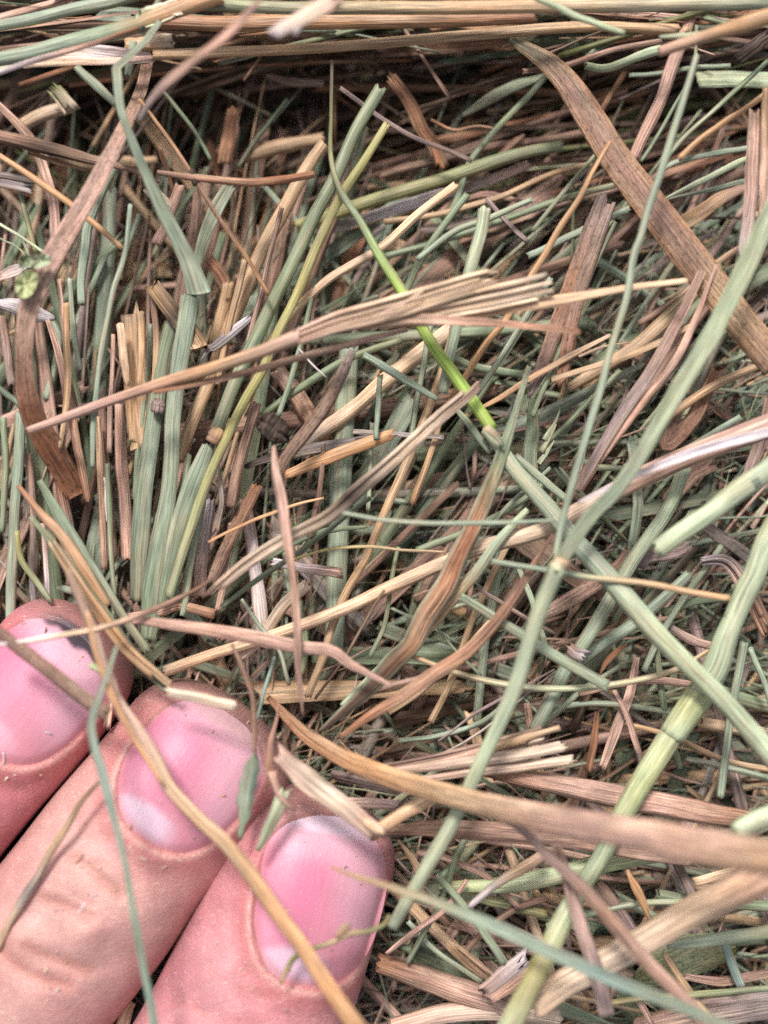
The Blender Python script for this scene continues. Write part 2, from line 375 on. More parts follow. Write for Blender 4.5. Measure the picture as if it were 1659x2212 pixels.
# ------------------------------------------------------------------ traced strands
# name | kind | colour along it | width | height mm | points | label [| options]
TABLE = r'''
straw|t|tn|22,28,24|-4|A 1060,680 1250,625 1400,600|papery yellow tan straw; in the dark hollow left of the hanging olive stem
dry_leaf|r|db|20,26,22|-5|A 800,400 1000,330 1200,262 1310,240|dark red brown leaf strip; rising through the dark hollow below the ledge
plant_fragment|r|rb|24,26,22|-4|A 965,720 985,600 1005,480|upright orange brown stub; standing in the dark hollow
straw|b|pu|8,16,10|-5|A 1150,325 1250,352 1400,362|small purple grey chip; lying in the dark hollow under the ledge
grass_stalk|t|dg|8|-3|A 1240,430 1110,600 1030,720|thin dark olive stem; slanting through the dark hollow
grass_stalk|t|gg|7|0|A 700,390 800,510 860,600 910,690|thin green stem; slanting down through the dark hollow above the curled twig
straw_stub|t|tn>cr|22,25,20|-2|A 90,545 200,490 320,462|short tan stub with a pale shredded end; in the upper left hollow
plant_fragment|f|ol>cr|26,30|0|A 230,380 270,430 310,480|greenish shredded knot; on the short tan stub
grass_leaf|b|sg|14,18,12|1|A 330,290 420,370 510,460|short sage blade; behind the bent green blade near its fold
dry_leaf|b|tn|14,26,24,12|-6|X 120,330 180,350 260,352 340,345|flat tan leaf; deep in the upper left hollow
dry_leaf|r|db>rb|34,44,30|-2|B -60,215 200,185 400,172 520,165|crumpled dark red leaf; tucked under the ledge of long stalks
plant_fragment|r|rb>og|14,20,14|1|B 190,125 300,100 420,112 660,72|torn orange brown shred; hanging under the long orange stalk
plant_fragment|f|rb|24,26,26|-2|B 20,330 100,430 160,560 220,640 240,720|thick orange brown splintered stub; beside the hanging olive stem
straw|t|pu|9|1|B -190,380 0,520 120,590 250,640 380,695|straight purple grey straw; crossing above the thick yellow green stalk
grass_leaf|b|lg>sg|10,20,20,8|-3|B 700,325 560,372 450,430 340,500|pale grey green leaf; arched beside the fold of the wide brown leaf
grass_stalk|t|gg|11|-2|B 700,330 560,480 450,600 370,700 320,850 270,950|thin green stem; running down left from the wide brown leaf
grass_stalk|t|yg>gg|22,24,24,20|-2|X 640,490 700,470 830,425 930,395 1030,362 1130,330 1215,316|thick yellow green stalk; rising gently to the wide brown leaf
straw|c|gy>wh>pk|20,22,16|-3.5|X 680,500 760,482 850,452 950,420 1060,388 1150,352|whitish split straw; tucked under the thick yellow green stalk
straw|t|br|14|-4|B -20,760 200,700 430,640 700,600 860,575|brown straw; above and along the thick yellow green stalk
straw|t|tn|11|-1|B 0,960 230,925 500,850 740,745 900,705|long tan straw; below the thick yellow green stalk
grass_stalk|t|gg|12|-1|B 0,1110 200,1055 500,955 800,850 1000,800|long green stem; passing under the wide brown leaf at its middle
grass_stalk|t|sg|13|1|B 620,1110 700,1072 840,1005 1050,905|grey green stem; ending at the bark like strip
grass_leaf|b|lg|9,14,10|1|B 690,1080 880,985 1060,900|pale striped blade; beside the bark like strip
grass_stalk|t|gg|8|0|B 920,660 800,800 720,900 640,1000|slim green stem; left of the orange straw that points at the brown leaf
twig|t|pu|9|1|B 440,860 540,970 620,1045|short purple grey twig; left of the orange straw that points at the brown leaf
twig|t|rb|6|0|B 200,515 300,560 400,545 470,555|fine red brown twig; beside the splintered stub
straw|b|br|8,14,8|-2|B 300,880 450,840 620,880|flat brown chip; below the long tan straw
grass_leaf|b|lg|34,34,30|0|B 1350,345 1500,342 1700,350|broad pale green leaf with orange spots; at the right edge below the ledge
straw|t|og|11|0|B 1270,690 1400,575 1560,470 1659,400|orange brown straw; running to the right edge beside thin green stems
grass_stalk|t|gg|9|3|B 1659,262 1540,370 1440,462 1300,592 1215,690|thin green stem with a knot; slanting to the right edge
grass_stalk|t|gg|7|2|B 1350,110 1345,255 1320,345 1230,505 1150,640 1110,700|thin green stem with two nodes; over the pinkish grey stalk
straw|t|pk|20,24,22,20|1|X 1500,20 1460,120 1430,210 1390,295 1366,345|pinkish grey stalk; slanting behind the wide brown leaf
grass_leaf|b|lg|4,12,12,5|3|B 1210,860 1400,768 1570,685 1659,660|pale green pointed blade; right of the wide brown leaf
grass_leaf|b|sg|3,9,9|2|B 1215,862 1400,822 1560,782 1659,775|slim sage blade; just under the pale green pointed blade
grass_stalk|t|sg|10|-1|B 1200,730 1300,690 1560,640 1659,632|sage stem; level with the right end of the pale pointed blade
dry_leaf|b|ol>og>br|14,30,26,14|0|B 1180,1020 1350,930 1450,860 1570,800|mottled brown and olive leaf; right of the wide brown leaf
grass_stalk|t|sg|10|-1|B 870,250 960,190 1060,165|short sage stem; under the ledge right of the brown leaf's fold
grass_stalk|t|sg|9|0|B 1060,325 1200,315 1360,290 1500,285|short grey green stem; above the pinkish grey stalk's middle
plant_fragment|f|bl>dk|20,26,18|4|B 1520,270 1590,210 1640,170 1670,150|dark fluffy scrap; at the right edge near the ledge
straw|t|br|11|2|B 600,310 780,285 1000,215 1200,178|thin brown straw; meeting the forked stalk above the brown leaf
grass_stalk|t|gg>lg|14,15,18|3|B 870,285 965,295 1100,242 1200,212|green stem with a swollen joint; leading into the forked stalk
straw|t|tn|18,20,18|2|X 330,120 480,113 660,106 830,93 1030,76 1250,58 1465,63|long dull yellow stalk; third down in the ledge
straw|t|rb>og>rb|26,28,30,28,20|4|X 310,45 480,52 640,48 830,46 1000,42 1160,36|long orange brown stalk; second down in the ledge
grass_stalk|t|gg>tn>sg|22,24,24,25|8|X 420,8 640,18 830,18 1030,16 1260,13 1500,9 1700,2|thick pale green ribbed stalk; topmost in the ledge
grass_stalk|t|lg|11,13,12|12|B 540,-60 700,8 850,78 1042,142|pale green cut stem; sticking out over the ledge
straw|t|tn>tn>cr|26,28,30|2|A 540,200 660,190 745,180|short tan straw with a rounded end; at the left of the ledge
grass_stalk|t|sg|20,22,24|8|A -40,118 100,92 300,45 480,8 600,-30|pale green stalk; crossing the upper left corner
grass_stalk|t|sg>sg>gg>og>og|27,30,30,31,31,28|9|A -40,265 150,228 340,178 560,118 740,50 960,-20|stout pale green stalk with a torn tan joint; in the upper left
+torn_sheath|c|lg>cr|36,38,34|9.6|A 600,90 690,55 770,28
sheath|c|lg>st>wh>pk|26,34,36,34,18|7|A -30,290 120,240 300,222 480,238 665,250|pinkish white leaf sheath; under the stout pale stalk in the upper left
+torn_strip|b|cr>pk|8,14,14,6|9|A 100,285 300,268 500,262 660,245
straw|b|wh>pk>rb|10,11,9,6|11|A -20,318 170,256 380,195 600,120|thin pinkish strip; lying over the pinkish white sheath
grass_leaf|b|gg>sg|10,12,8|9|A 700,-30 650,70 615,150|narrow green blade tip; beside the fold of the bent green blade
grass_leaf|b|sg|10,13,18,15,17,22,28,36,46|11,12,13,13,12,11,10,9,9|X 345,45 310,92 268,132 256,142 252,148 253,165 262,240 300,340 350,450 405,560 431,638|bent green blade; hanging from a sharp fold to a wide cut end
grass_stalk|t|sg|13,15,14|3|A 550,330 560,280 575,180|short green stem piece; beside the fold of the bent blade
dry_leaf|b|br>pk>pk>pk>rs>rs|22,28,34,38,44,42,32,40,50,46|2,8,11,12,12,12,11,9,6,3|X 318,135 300,205 250,310 190,425 110,560 65,660 52,780 68,890 115,975 170,1070|long dark brown leaf strip; bowed down the left side and turning rust red|L
dry_leaf|b|pk>pk>pk>gy|8,16,20,24,14|21,21,20,18,15|A 1140,-20 980,150 820,275 710,365 640,450 600,520|pale pinkish dry leaf; raised out of focus in the upper left|
plant_fragment|r|wh>cr>pk|24,34,40|20|A 1180,150 1330,65 1480,-20|pale torn chip; raised out of focus at the top edge
+torn_strip|b|wh|10,12|20|A 1270,150 1310,90
straw|b|pk|12,20,22,22|2|A -20,440 100,560 165,660 205,780 232,900 242,1060|dusty pink strap; going down behind the long brown leaf strip
twig|t|br>dk>br>br|22,26,22,12,3|7|A -20,585 200,638 400,690 560,732 690,790|dark weathered twig; jutting in from the left edge over the brown strip
+splinter|b|rb|8,10,4|6|A 120,655 250,700 385,740
twig|t|og|11,13,12,10|8|A -20,662 100,740 260,850 390,950 530,1072|straight tan straw; running from the left edge below the weathered twig
twig|t|og>br>og|7,7,8,8,8|8|X 300,215 365,300 420,385 465,460 530,553 581,636|long thin tan straw with a dark joint; crossing the upper left
+joint|t|dk|13,15,13|8|A 825,735 840,770 850,800
twig|t|br>rb>rb|8,14,15,16,13|8|A 680,745 850,768 1060,788 1200,778 1355,752|curved red brown twig; with a curled tip in the upper middle left
straw_stub|t|pk|18,20,20|2|A 780,800 710,980 672,1058|hollow pink straw stub; left of the yellow stalk's upper part
fibre_bundle|f|pu>wh|30,28|4|A -20,775 60,785 150,805|frayed purplish fibre tuft; at the left edge
grass_stalk|t|sg>yg|8,10,8|3|A 70,770 100,880 125,980 155,1095|thin yellowish stem; by the left edge above the clover leaf
grass_stalk|t|lg|6|4|A -10,965 100,1030 195,1095|fine pale green stem; by the left edge above the clover leaf
straw|b|rb|8,10,5|0|A 690,650 730,760 745,830|red brown sliver; above the hollow pink stub
grass_leaf|b|sg>gg|22,26,20,16|2|X 500,395 468,450 437,520 420,590|broad green leaf; behind the long thin tan straw
plant_fragment|f|cr|22,24|4|A 640,820 700,870 720,900|pale crumpled flake; left of the hollow pink stub
grass_stalk|t|sg|17,18,18,14|3|X 250,350 215,425 190,490 183,550 175,610 176,660|pale sage stalk; just right of the long brown leaf strip
grass_stalk|t|sg|9,10,11,10,9|9|X 282,440 268,553 245,628 228,713 213,803 203,903 200,1010|slender sage stem; standing over the splayed straw's left end
# --- left field
dry_leaf|b|wh>gy>wh|10,32,34,10|5|C -20,200 60,215 130,245 235,268|papery whitish flake; at the left edge
dry_leaf|b|pk>wh|14,24,8|4|C -10,95 60,65 125,35|pinkish white flake; at the left edge above the clover leaf
straw|t|br>pu|16|0|C 10,260 30,400 50,560|brown straw; under the papery white flake at the left edge
grass_stalk|t|sg|13,15|0|C 215,260 255,380 200,620|dull green stem; between the brown strip and the pink strands
grass_stalk|t|dg>sg|12|2|C -20,560 60,620 130,680 190,720|dark green stem; poking in from the left edge at mid height
grass_stalk|t|sg|18,20,20,20,18|3|X 45,890 40,1000 32,1106 30,1180 24,1260 22,1340|pale sage stalk; upright by the left edge above the fingertip
twig|t|dk>gy|22,24,22|-1|C 130,810 140,950 135,1110 E 150,250|dark bluish stick; behind the rusty end of the brown strip
grass_stalk|t|yg>gg|10,12,12,10|5|X 36,1146 45,1206 75,1251 112,1302|curved yellow green stem; above the leftmost fingertip
grass_stalk|t|sg|14|0|E 200,320 260,330 330,345|short pale stem; behind the leftmost fingertip
straw|b|pk>rb|9,14,17,16,14|5|X 103,690 125,760 145,850 165,950 190,1085|reddish pink strip; crossing behind the splayed straw at its left end
straw|b|pk|8,10,11,10|4|C 255,100 275,300 300,520 340,700|pink grooved strip; beside the pale sage stalk
straw|b|og>tn|11,13,13,8|6|C 285,200 288,400 290,600 258,830|tan strip; hooked over the pink grooved strip
straw|r|tn>og>tn|46,54,56,48|3|X 285,668 292,760 303,870 308,965|wide tan sheath with a split top; upright under the splayed straw
+torn_strip|b|st|14,16,10|5|C 520,290 530,400 550,560
+torn_strip|b|tn|14,14,8|5|C 600,240 610,380 600,560
straw|t|pk|20,22,24,22|2|X 258,870 262,980 270,1100 277,1210|pink stalk; upright left of the deep green blades
straw|t|br>pk|16,18,16|1|C 440,640 450,850 470,1060 E 490,200|brown pink stalk; beside the pink stalk under the splayed straw
straw|r|wh|10,16,10|3|C 455,960 465,1050 E 470,60|white splinter; left of the deep green blades
straw|t|rb>br|12,14|3|X 110,960 130,1060 150,1150|rust coloured straw; below the twisted brown strip
grass_leaf|b|gg>sg>dg|26,30,36,40,34|4|X 372,690 352,770 336,870 325,960 310,1060 302,1160 296,1300|deep green blade with a purple joint; leftmost of the fan of green blades
+node|t|pu|24,27,24|5|X 344,868 341,880 339,890
grass_leaf|b|sg>sg>gg|34,36,32,32,34,40,44,30|5|X 412,640 398,720 384,810 374,905 372,980 362,1080 345,1180 330,1290 318,1384|long sage blade; second in the fan of green blades
grass_leaf|b|sg>gg|26,42,42,34,18|6|X 452,960 425,1030 398,1110 376,1200 352,1310|sage leaf below a brown joint; third in the fan of green blades
straw_stub|t|tn|22,24,22|1|X 495,610 480,680 462,745|upright tan stub; left of the thick green stalk
straw|t|tn|22,26,27,26,24,20|2|X 700,310 655,375 615,450 560,553 520,650 480,745 450,830 420,900 385,1000|long tan stalk; left of and along the thick green stalk
straw|b|rb|22,26,20|0|X 450,560 480,600 500,650|brown flap; right of the bent green blade's end
straw_stub|c|tn>bl>tn|30,34,36,34|5|C 655,120 710,195 775,275 840,350 865,400|short broken straw; blackened with mould inside; below the bent green blade
straw|f|gy>wh|6,18,20,10|4|C 860,460 900,400 930,390 1100,250|whitish torn wisp; left of the thick green stalk
grass_stalk|t|gg>gg>gg|22,24,25,25,24,24|6|X 822,190 770,280 725,380 680,465 640,553 595,643 550,738 505,833 462,948|thick green ribbed stalk; running down left to a brown joint
+node|t|tn>br|27,31,27|6.4|X 472,930 465,944 458,956
grass_stalk|t|yg>yg>yg>gg|14,16,18,18,18,18,17|6.5|X 837,268 785,350 735,425 685,530 640,640 600,720 570,795 530,865 490,945 445,1045 400,1175 365,1292|long yellow green stalk; parallel to the thick green stalk on its right
straw|t|st|14,16,16|5|X 560,770 620,690 700,610 760,572 830,530 905,460 985,400|slim pale straw; angled up from the yellow green stalk towards the upper right
straw|t|pk>og|28,34,34,30|1|X 598,800 640,850 670,900 705,955|thick orange pink stalk piece; above the dark bud
straw|t|gy>st>st>cr|26,30,30,32|2|X 632,985 675,943 750,893 830,825 905,765 985,705|smooth pale straw; rising from the dark bud to the upper right
grass_stalk|t|gg|12,14,12|4|X 868,735 750,775 650,838 552,905|dark green striped stem; above the dark bud
straw|b|wh|3,4,3|7|C 1290,400 1350,470 1410,525|short white grey splinter; over the dark green striped stem
dry_leaf|b|gy>br>br>br|14,24,26,24,18|8|X 762,755 735,815 700,880 660,935 620,985 603,1020|grey brown split leaf; leaning left over the dark bud's right|L
straw|r|dk>gy|10,20,20,14|4|X 528,1010 600,985 700,965 800,945|blackened straw; just above the orange serrated strip
straw|r|og>og|16,24,26,20|5|X 615,1028 680,1000 760,970 850,938|orange serrated strip; right of the dark bud
twig|t|br|18,20,20,18|5|X 555,870 530,955 510,1030 498,1098|speckled brown twig; right of the yellow green stalk
straw|t|wh>pk|18,22,24,22|2|X 455,1080 445,1150 435,1220 430,1290|pale pinkish straw; right of the yellow green stalk's foot
straw|t|pk>wh>cr|20,24,28,24|1|X 530,1080 545,1180 560,1290 570,1400|whitish pink straw; upright in the middle left under the striped leaf
dry_leaf|r|rb>br|20,24,24,18|4|X 555,1050 520,1120 480,1200 455,1260|flaky brown leaf; left of the drooping brown blade|L
straw|b|og|5,7,4|6|E 900,130 1010,75 1240,-20 1400,-60|thin tan thread; crossing above the striped dead leaf
grass_stalk|t|sg|38,42,42,38|1|X 755,750 745,900 735,1080 728,1250 722,1400|broad ribbed green stalk; upright in the middle behind everything
grass_stalk|t|sg|10,11,10|6|X 822,808 817,880 812,950|short sage stem; cut off above the dark straw tip
grass_stalk|t|sg|9|3|C 1610,720 1600,900 1590,1100|thin sage stem; behind the orange serrated strip
straw|b|gy|9|5|X 762,932 850,938 960,945|thin purple grey strip; level across the middle
grass_leaf|b|gg|6,12,12,4|4|E 1150,210 1280,130 1420,80 1590,65|dark green blade; curling over the striped dead leaf
grass_stalk|t|yg>tn|5,6,5|7|E 1250,210 1400,165 1560,150 1659,155 F 100,165 270,175|fine yellowish stem; level across the middle
straw_stub|r|wh>pk|16,20,22|5|E 1180,215 1300,240 1480,265|whitish straw chip; crossed by the drooping brown blade
straw|t|cr|20,22,24|4|X 520,1420 570,1370 610,1310 665,1262|short cream straw; rising beside the long pale straw
grass_stalk|t|gg|14|1|E 1290,380 1320,560 1300,700|green stem; behind the drooping brown blade
straw|t|tn|13,16,16,14|4|X 990,640 975,730 955,800 920,900 870,1020 830,1110 790,1206 750,1276 720,1346 695,1426 665,1506|slim tan straw; steep through the centre under the pale straw
straw|b|pk>rb|10,16,18|5|E 540,450 700,432 780,408 930,442|pink flaky strip; above the rough pinkish twig
# --- more of the upright sheaf on the left
grass_stalk|t|sg>gg|11,12,10|3|X 325,700 318,820 300,960 292,1080|slim sage stem; close on the left of the deep green blades
grass_stalk|t|gg|9,10,9|4|X 232,1000 236,1100 240,1200 248,1290|slim green stem; between the rusty leaf end and the pink stalk
straw|t|tn>pk|12,13,12|3|X 210,900 216,1010 222,1130 226,1230|tan stem; right beside the rusty leaf end
straw|t|pk|9,10|5|X 246,720 240,860 236,980|thin pink stem; left of the wide tan sheath
straw|b|br>tn|10,13,11|4|X 330,640 338,740 332,840|brown ribbon; between the wide tan sheath and the deep green blades
grass_stalk|t|sg|10,11,9|4|X 150,600 158,700 172,800|short sage stem; inside the bend of the long brown leaf strip
straw|t|br>gy|12,12|2|X 60,980 72,1100 70,1230 74,1310|grey brown stem; by the left edge above the leftmost fingertip
straw|t|pk>wh|9,10|3|X 92,1130 100,1230 104,1300|pale pink stem; above the leftmost fingertip
grass_stalk|t|gg|12,13,10|2|X 8,900 12,1020 4,1150|dull green stem; hard against the left edge
grass_stalk|t|sg|12,14,12|5|X 440,1080 420,1170 405,1260 395,1330|slim sage stem; at the foot of the long yellow green stalk
grass_leaf|b|gg|10,16,14,8|4|X 410,980 392,1080 384,1180 372,1290|narrow green blade; inside the fan of green blades
straw|t|tn|12,12,10|4|X 530,560 505,660 482,760 470,830|slim tan stem; left of the long tan stalk
straw|t|br>pk|9,10,9|5|X 610,450 580,560 560,650 530,760|brown pink stem; between the long tan stalk and the thick green stalk
grass_stalk|t|gg>sg|9,10|5|X 680,600 660,700 628,820 600,900|slim green stem; right of the yellow green stalk
grass_stalk|t|sg|10,10|3|X 600,1020 612,1130 620,1240 640,1330|thin sage stem; under the drooping brown blade
straw|t|cr>pk|13,14,12|3|X 500,1130 490,1220 470,1320|cream pink stem; left of the whitish pink straw
straw|b|gy|8,10,6|5|X 470,1000 478,1080 470,1150|grey sliver; between the green fan and the speckled twig
straw|t|br|9,9|5|X 700,960 690,1060 668,1160|brown stem; under the striped dead leaf's middle
grass_stalk|t|gg|8,9|5|X 860,1180 845,1260 830,1350 800,1420|slim green stem; crossing the long pale straw near the centre
grass_stalk|t|sg>gg|10,12,11|4|X 930,700 910,820 890,930 880,1010|sage stem; steep between the smooth pale straw and the bright green stem
# --- more long pieces across the middle and lower right
grass_stalk|t|sg|12,13,12|4|X 1560,1180 1500,1260 1440,1350 1390,1450|sage stem; right of and along the thick sage sheath
grass_stalk|t|gg>sg|11,12,10|3|X 1100,1650 1180,1560 1260,1490 1340,1440|green stem; rising from the splintered straw to the right
straw|t|tn|10,11|4|X 1330,1560 1450,1590 1560,1640 1680,1665|slim tan stem; low on the right above the blurred blade
straw|b|br>pk|12,16,12|4|X 1250,1500 1330,1480 1420,1470 1500,1480|pinkish brown ribbon; below the thin curved straw on the right
grass_stalk|t|sg|10,11,10|3|X 1180,1530 1280,1520 1400,1530 1480,1550|level sage stem; above the thick reddish stalk
grass_stalk|t|gg|12,13,12|4|X 900,1190 1000,1150 1100,1100 1180,1040|green stem; along and above the long pale straw right of the centre
straw|t|tn>st|10,11,10|5|X 840,1540 900,1500 980,1430 1060,1340|pale tan stem; between the curved brown blade and the wide sage blade's stalk
grass_stalk|t|sg|9,10|5|X 860,1600 940,1590 1040,1560 1110,1500|thin sage stem; above the splintered straw bundle
straw|t|pk|11,12,9|5|X 900,1840 980,1860 1060,1900 1120,1960|pinkish stem; under the grey brown grooved leaf
grass_stalk|t|sg>lg|12,13,12|5|X 1180,2000 1290,1970 1390,1950 1500,1950|sage stem; above the huge pale straw
grass_stalk|t|gg|10,10|6|X 880,2080 930,1990 960,1930 985,1850|slim green stem; steep right of the frontmost finger
straw|t|br|12,13,12|4|X 1000,2060 1060,2000 1120,1960 1180,1940|brown stem; left of the lower part of the thick yellow green stalk
straw|b|pk>br|12,18,16|4|X 1480,2110 1560,2120 1670,2100|pinkish brown ribbon; right of the olive leaf
grass_stalk|t|sg|11,12|5|X 1620,1400 1660,1500 1680,1600|sage stem; against the right edge beside the upright green stem
grass_stalk|t|gg>sg|12,12|3|X 1290,1010 1390,1010 1500,960 1600,900|green stem; behind the wide sage blade above the white groove
straw|t|br>tn|12,13|2|X 1380,700 1470,640 1560,560 1660,500|brown tan stem; behind the wide brown leaf at the right
grass_stalk|t|sg|11,12,10|3|X 900,560 980,500 1060,470 1150,430|sage stem; left of the thin orange straw
grass_stalk|t|gg|13,14,13|1|X 870,640 910,560 970,470 1010,420|green stem; right of the bright green stem's upper part
# --- right field
straw|r|pu>rb>pu|16,34,44,46,38,30,26,8|6|X 1305,415 1290,460 1275,510 1262,560 1235,630 1205,700 1175,780 1142,860|bark like purple brown strip; leaning in the upper right|L
+torn_strip|r|pu>rb|18,26,28,22|6.5|X 1320,440 1290,520 1250,640 1228,740 1212,835|L
straw|t|tn>tn>ol|18,22,26,28,26,20|2|X 1225,840 1290,800 1370,750 1440,690 1500,630 1560,570|hollow tan stalk; rising under the wide sage blade in the upper right
straw|t|tn>og|14,16,16,12|2|X 1400,935 1470,880 1540,835 1640,790 1680,775|tan stalk; rising to the right edge below the brown leaf
straw|b|og>og>st|4,10,12,11,6|7|X 1000,900 1070,865 1150,815 1230,770 1320,722|orange strip with a forked tip; crossing the bark like strip's foot
+torn_strip|b|st|6,5,3|7|X 1250,770 1310,748 1362,740
grass_stalk|t|dg>gg|9,10,9|6|X 1330,480 1290,560 1250,660 1210,760 1170,850 1150,900|slender dark green stem; over the bark like strip
grass_stalk|t|sg|11,12,10|4|X 1190,600 1140,680 1090,760 1030,850|sage stem; left of the bark like strip
straw|b|tn|10,12,9|8|X 1190,820 1290,790 1380,760 1500,700|pale narrow strip; left over the hollow tan stalk
grass_stalk|t|gg|10|2|X 1105,1020 1190,950 1270,870 1340,800|green stem; running up right behind the purple grey pair
grass_stalk|t|sg|12|-1|X 1150,960 1330,955 1460,950|level sage stem; behind the wide sage blade
grass_stalk|t|gg|14,15|0|X 960,760 1020,790 1130,810|dull green stem piece; behind the bright green stem
grass_leaf|b|gg>sg|12,26,28,14|3|X 1150,860 1150,930 1145,1000 1160,1090|ragged green leaf with toothed edge; left of the slender long green stem
+tooth|b|lg|12,8,2|4|D 690,800 740,720 760,660
+tooth|b|lg|12,8,2|4|D 680,850 720,780 745,725
+tooth|b|lg|10,8,2|4|D 670,895 710,840 735,795
dry_leaf|r|br>rb|24,32,30,16|1|X 1465,860 1440,960 1500,900 1545,800|brown leaf scrap; under the wide sage blade on the right|L
dry_leaf|r|br|30,34,30|0|X 1440,1090 1490,1030 1540,1000|flat brown scrap; under the right end of the white grooved straw|L
straw|b|pu>br|20,24,20|1|X 1605,1060 1640,960 1665,860|brown ribbed strip; at the right edge above the white grooved straw
dry_leaf|b|dg>br>br>br>br>tn>br|18,44,56,60,62,62,64,66,66,66,66|2,4,6,7,7,8,8,8,8,8,8|X 1108,88 1150,112 1192,142 1230,185 1275,255 1330,345 1395,430 1460,515 1530,605 1600,695 1680,790|wide brown speckled leaf; slanting down to the right edge from a folded green top|Le
straw|r|pk>pk>gy|24,26,26,20|9|X 1632,245 1627,350 1620,440 1606,550|pinkish strip; upright at the right edge above the wide sage blade
straw|r|tn>pk|14,18,16|10|X 1655,190 1652,330 1648,470|tan strip; upright beside the pinkish strip at the right edge
straw|t|pk>tn>og|18,22,28,32|12,13,15,16|B 1185,225 1400,155 1560,105 1720,55|forked tan stalk; coming in from the right edge below the ledge
+sheath|b|lg|6,12,10|12.5|B 1190,160 1350,150 1450,125
straw|t|og|8,10,12,12,12,11|9,9,8,7,5|X 1318,305 1280,370 1250,430 1210,490 1175,553 1140,608 1100,680 1050,743 1005,815 975,862|thin orange straw; pointing at the wide brown leaf
straw|t|tn>og|10,12,12|4|X 975,862 950,910 940,950 920,1010 890,1090|amber stem; just below the bright green stem's middle
grass_stalk|t|lg>sg|25,24,22,20,18|7|X 1048,449 1040,500 1025,553 1012,603 1000,653 985,713 970,780 958,850|pale green cut stub; open hollow end up in the upper centre
grass_stalk|t|dk>ol>gg>bg>bg>bg|6,7,9,12,15,19,21,22,23,22|4,5,7,8.5,9,9,8.5,8,8|X 717,130 715,250 715,340 735,410 780,480 820,553 880,648 930,738 980,808 1030,878 1062,925|bright green round stem; curving from the dark hollow into a sage sheath
+leaf_sheath|t|lg>sg>sg>lg>lg>lg|24,30,34,37,38,38,38,40,42|8,9,10,11,12,12,12,12|X 1050,925 1078,960 1110,1010 1180,1090 1240,1165 1330,1265 1420,1370 1500,1450 1580,1530 1690,1660
+sheath_rim|b|tn>sg|10,14,5|10|X 1046,922 1068,938 1088,965
frayed_straw|t|pk>pk>og>pk|14,17,18,20,22,24,26,30|9,10,11,12,13|X 60,930 125,908 200,880 275,853 350,828 450,798 550,763 650,725|long splayed straw; lying across the picture and bursting into flat fibres at its right end
+torn_sheath|f|pk>st>st|28,44,48,42,34|13|X 620,738 720,698 830,670 930,640 1010,615 1096,592
+torn_sheath|f|st>st>cr|24,40,50,42|12.6|X 760,700 850,685 960,664 1080,640 1200,612
+torn_strip|b|og>pk>rb|16,20,14,10|13|X 700,715 860,690 1000,694 1130,704 1255,716
+torn_strip|b|og>st|16,22,24,14,10|12|X 830,700 960,690 1080,668 1200,650 1330,626 1485,606
+torn_strip|b|rb>pk|10,14,16,10|11|X 330,848 500,812 700,758 880,712
+torn_strip|b|pk>st|4,6,4|14|X 820,680 880,650 915,628
grass_stalk|t|sg>sg|12,15,15,13,9|7|X 785,765 830,793 890,830 945,862|sage stem with a dry joint; meeting the bright green stem from the left
grass_leaf|b|lg>sg|4,12,14,13,8|7|X 972,868 1000,900 1030,940 1060,980|pale green blade end; beside the sheath top of the bright green stem
grass_stalk|t|sg|13,15,15,12|6|X 1112,985 1140,1008 1170,1033 1226,1082|sage stem piece; alongside the thick sage sheath
straw|b|pu>pu>pk|12,20,22,22,20,14|9|X 1245,1065 1290,985 1340,900 1400,810 1450,720 1520,580|purple grey grooved straw; leaning up to the brown leaf
+torn_strip|b|pk|12,16,14,6|8.6|X 1290,1000 1380,880 1470,760 1548,572
grass_stalk|t|sg|7,8,7|6|X 1190,1010 1100,1090 1060,1140|thin sage stem; right of the rusty spotted leaf's tip
straw|t|st>st>st>cr>pk>pk|20,20,22,24,26,28,30,32,36,42,46,50|5,5,5,6,6,7,7,8,9,10,11|X 355,1450 450,1416 550,1386 650,1351 750,1311 830,1273 930,1228 1030,1185 1170,1145 1290,1080 1450,1000 1690,908|long pale straw; crossing the whole picture up to the right with a white groove
+groove|c|wh|6,14,18,16|12.5|X 1250,1085 1400,1016 1550,962 1690,925
grass_stalk|t|lg>lg>sg|34,36,40,44,48|13|X 1415,1190 1455,1161 1530,1110 1600,1055 1690,993|stout pale green cut stalk; jutting in from the right edge with an open end
grass_stalk|t|sg|12,14,14,14,14,13,12|13|X 1505,120 1475,220 1450,300 1425,380 1400,450 1385,510 1370,553 1355,643 1335,708 1315,773 1300,833 1275,913 1255,983 1235,1053 1215,1130 1200,1205|slender long green stem; passing over the wide brown leaf
grass_leaf|b|lg>lg>sg|26,36,38,37,36,35,33,32,31,30,28|15|X 1690,400 1640,510 1600,600 1555,690 1510,770 1460,850 1420,920 1380,990 1330,1060 1280,1110 1235,1175 1207,1222|wide sage blade; sweeping down from the right edge to a pale joint
+node|t|tn>lg|30,32,29|15|X 1215,1208 1206,1222 1200,1236
+stalk|t|sg>lg>sg|32,32,30,30,28,28,27,26,28,26,20|15,14,13,12|X 1202,1230 1165,1320 1140,1400 1115,1480 1085,1550 1050,1625 1030,1665 1000,1730 965,1800 930,1860 890,1930 845,2005
# --- lower centre and right
grass_stalk|t|lg>sg|24,26,26,26,26|6|X 1480,1010 1440,1106 1405,1156 1370,1206 1335,1266 1305,1316 1275,1366 1245,1412|sage stalk; leaning right in the lower right and broken at a dark knot
+node|f|br>wh|20,24|7|X 1228,1400 1245,1412 1265,1418
+stalk|t|sg|26,28,26,20|6|X 1238,1420 1210,1470 1175,1540 1150,1580
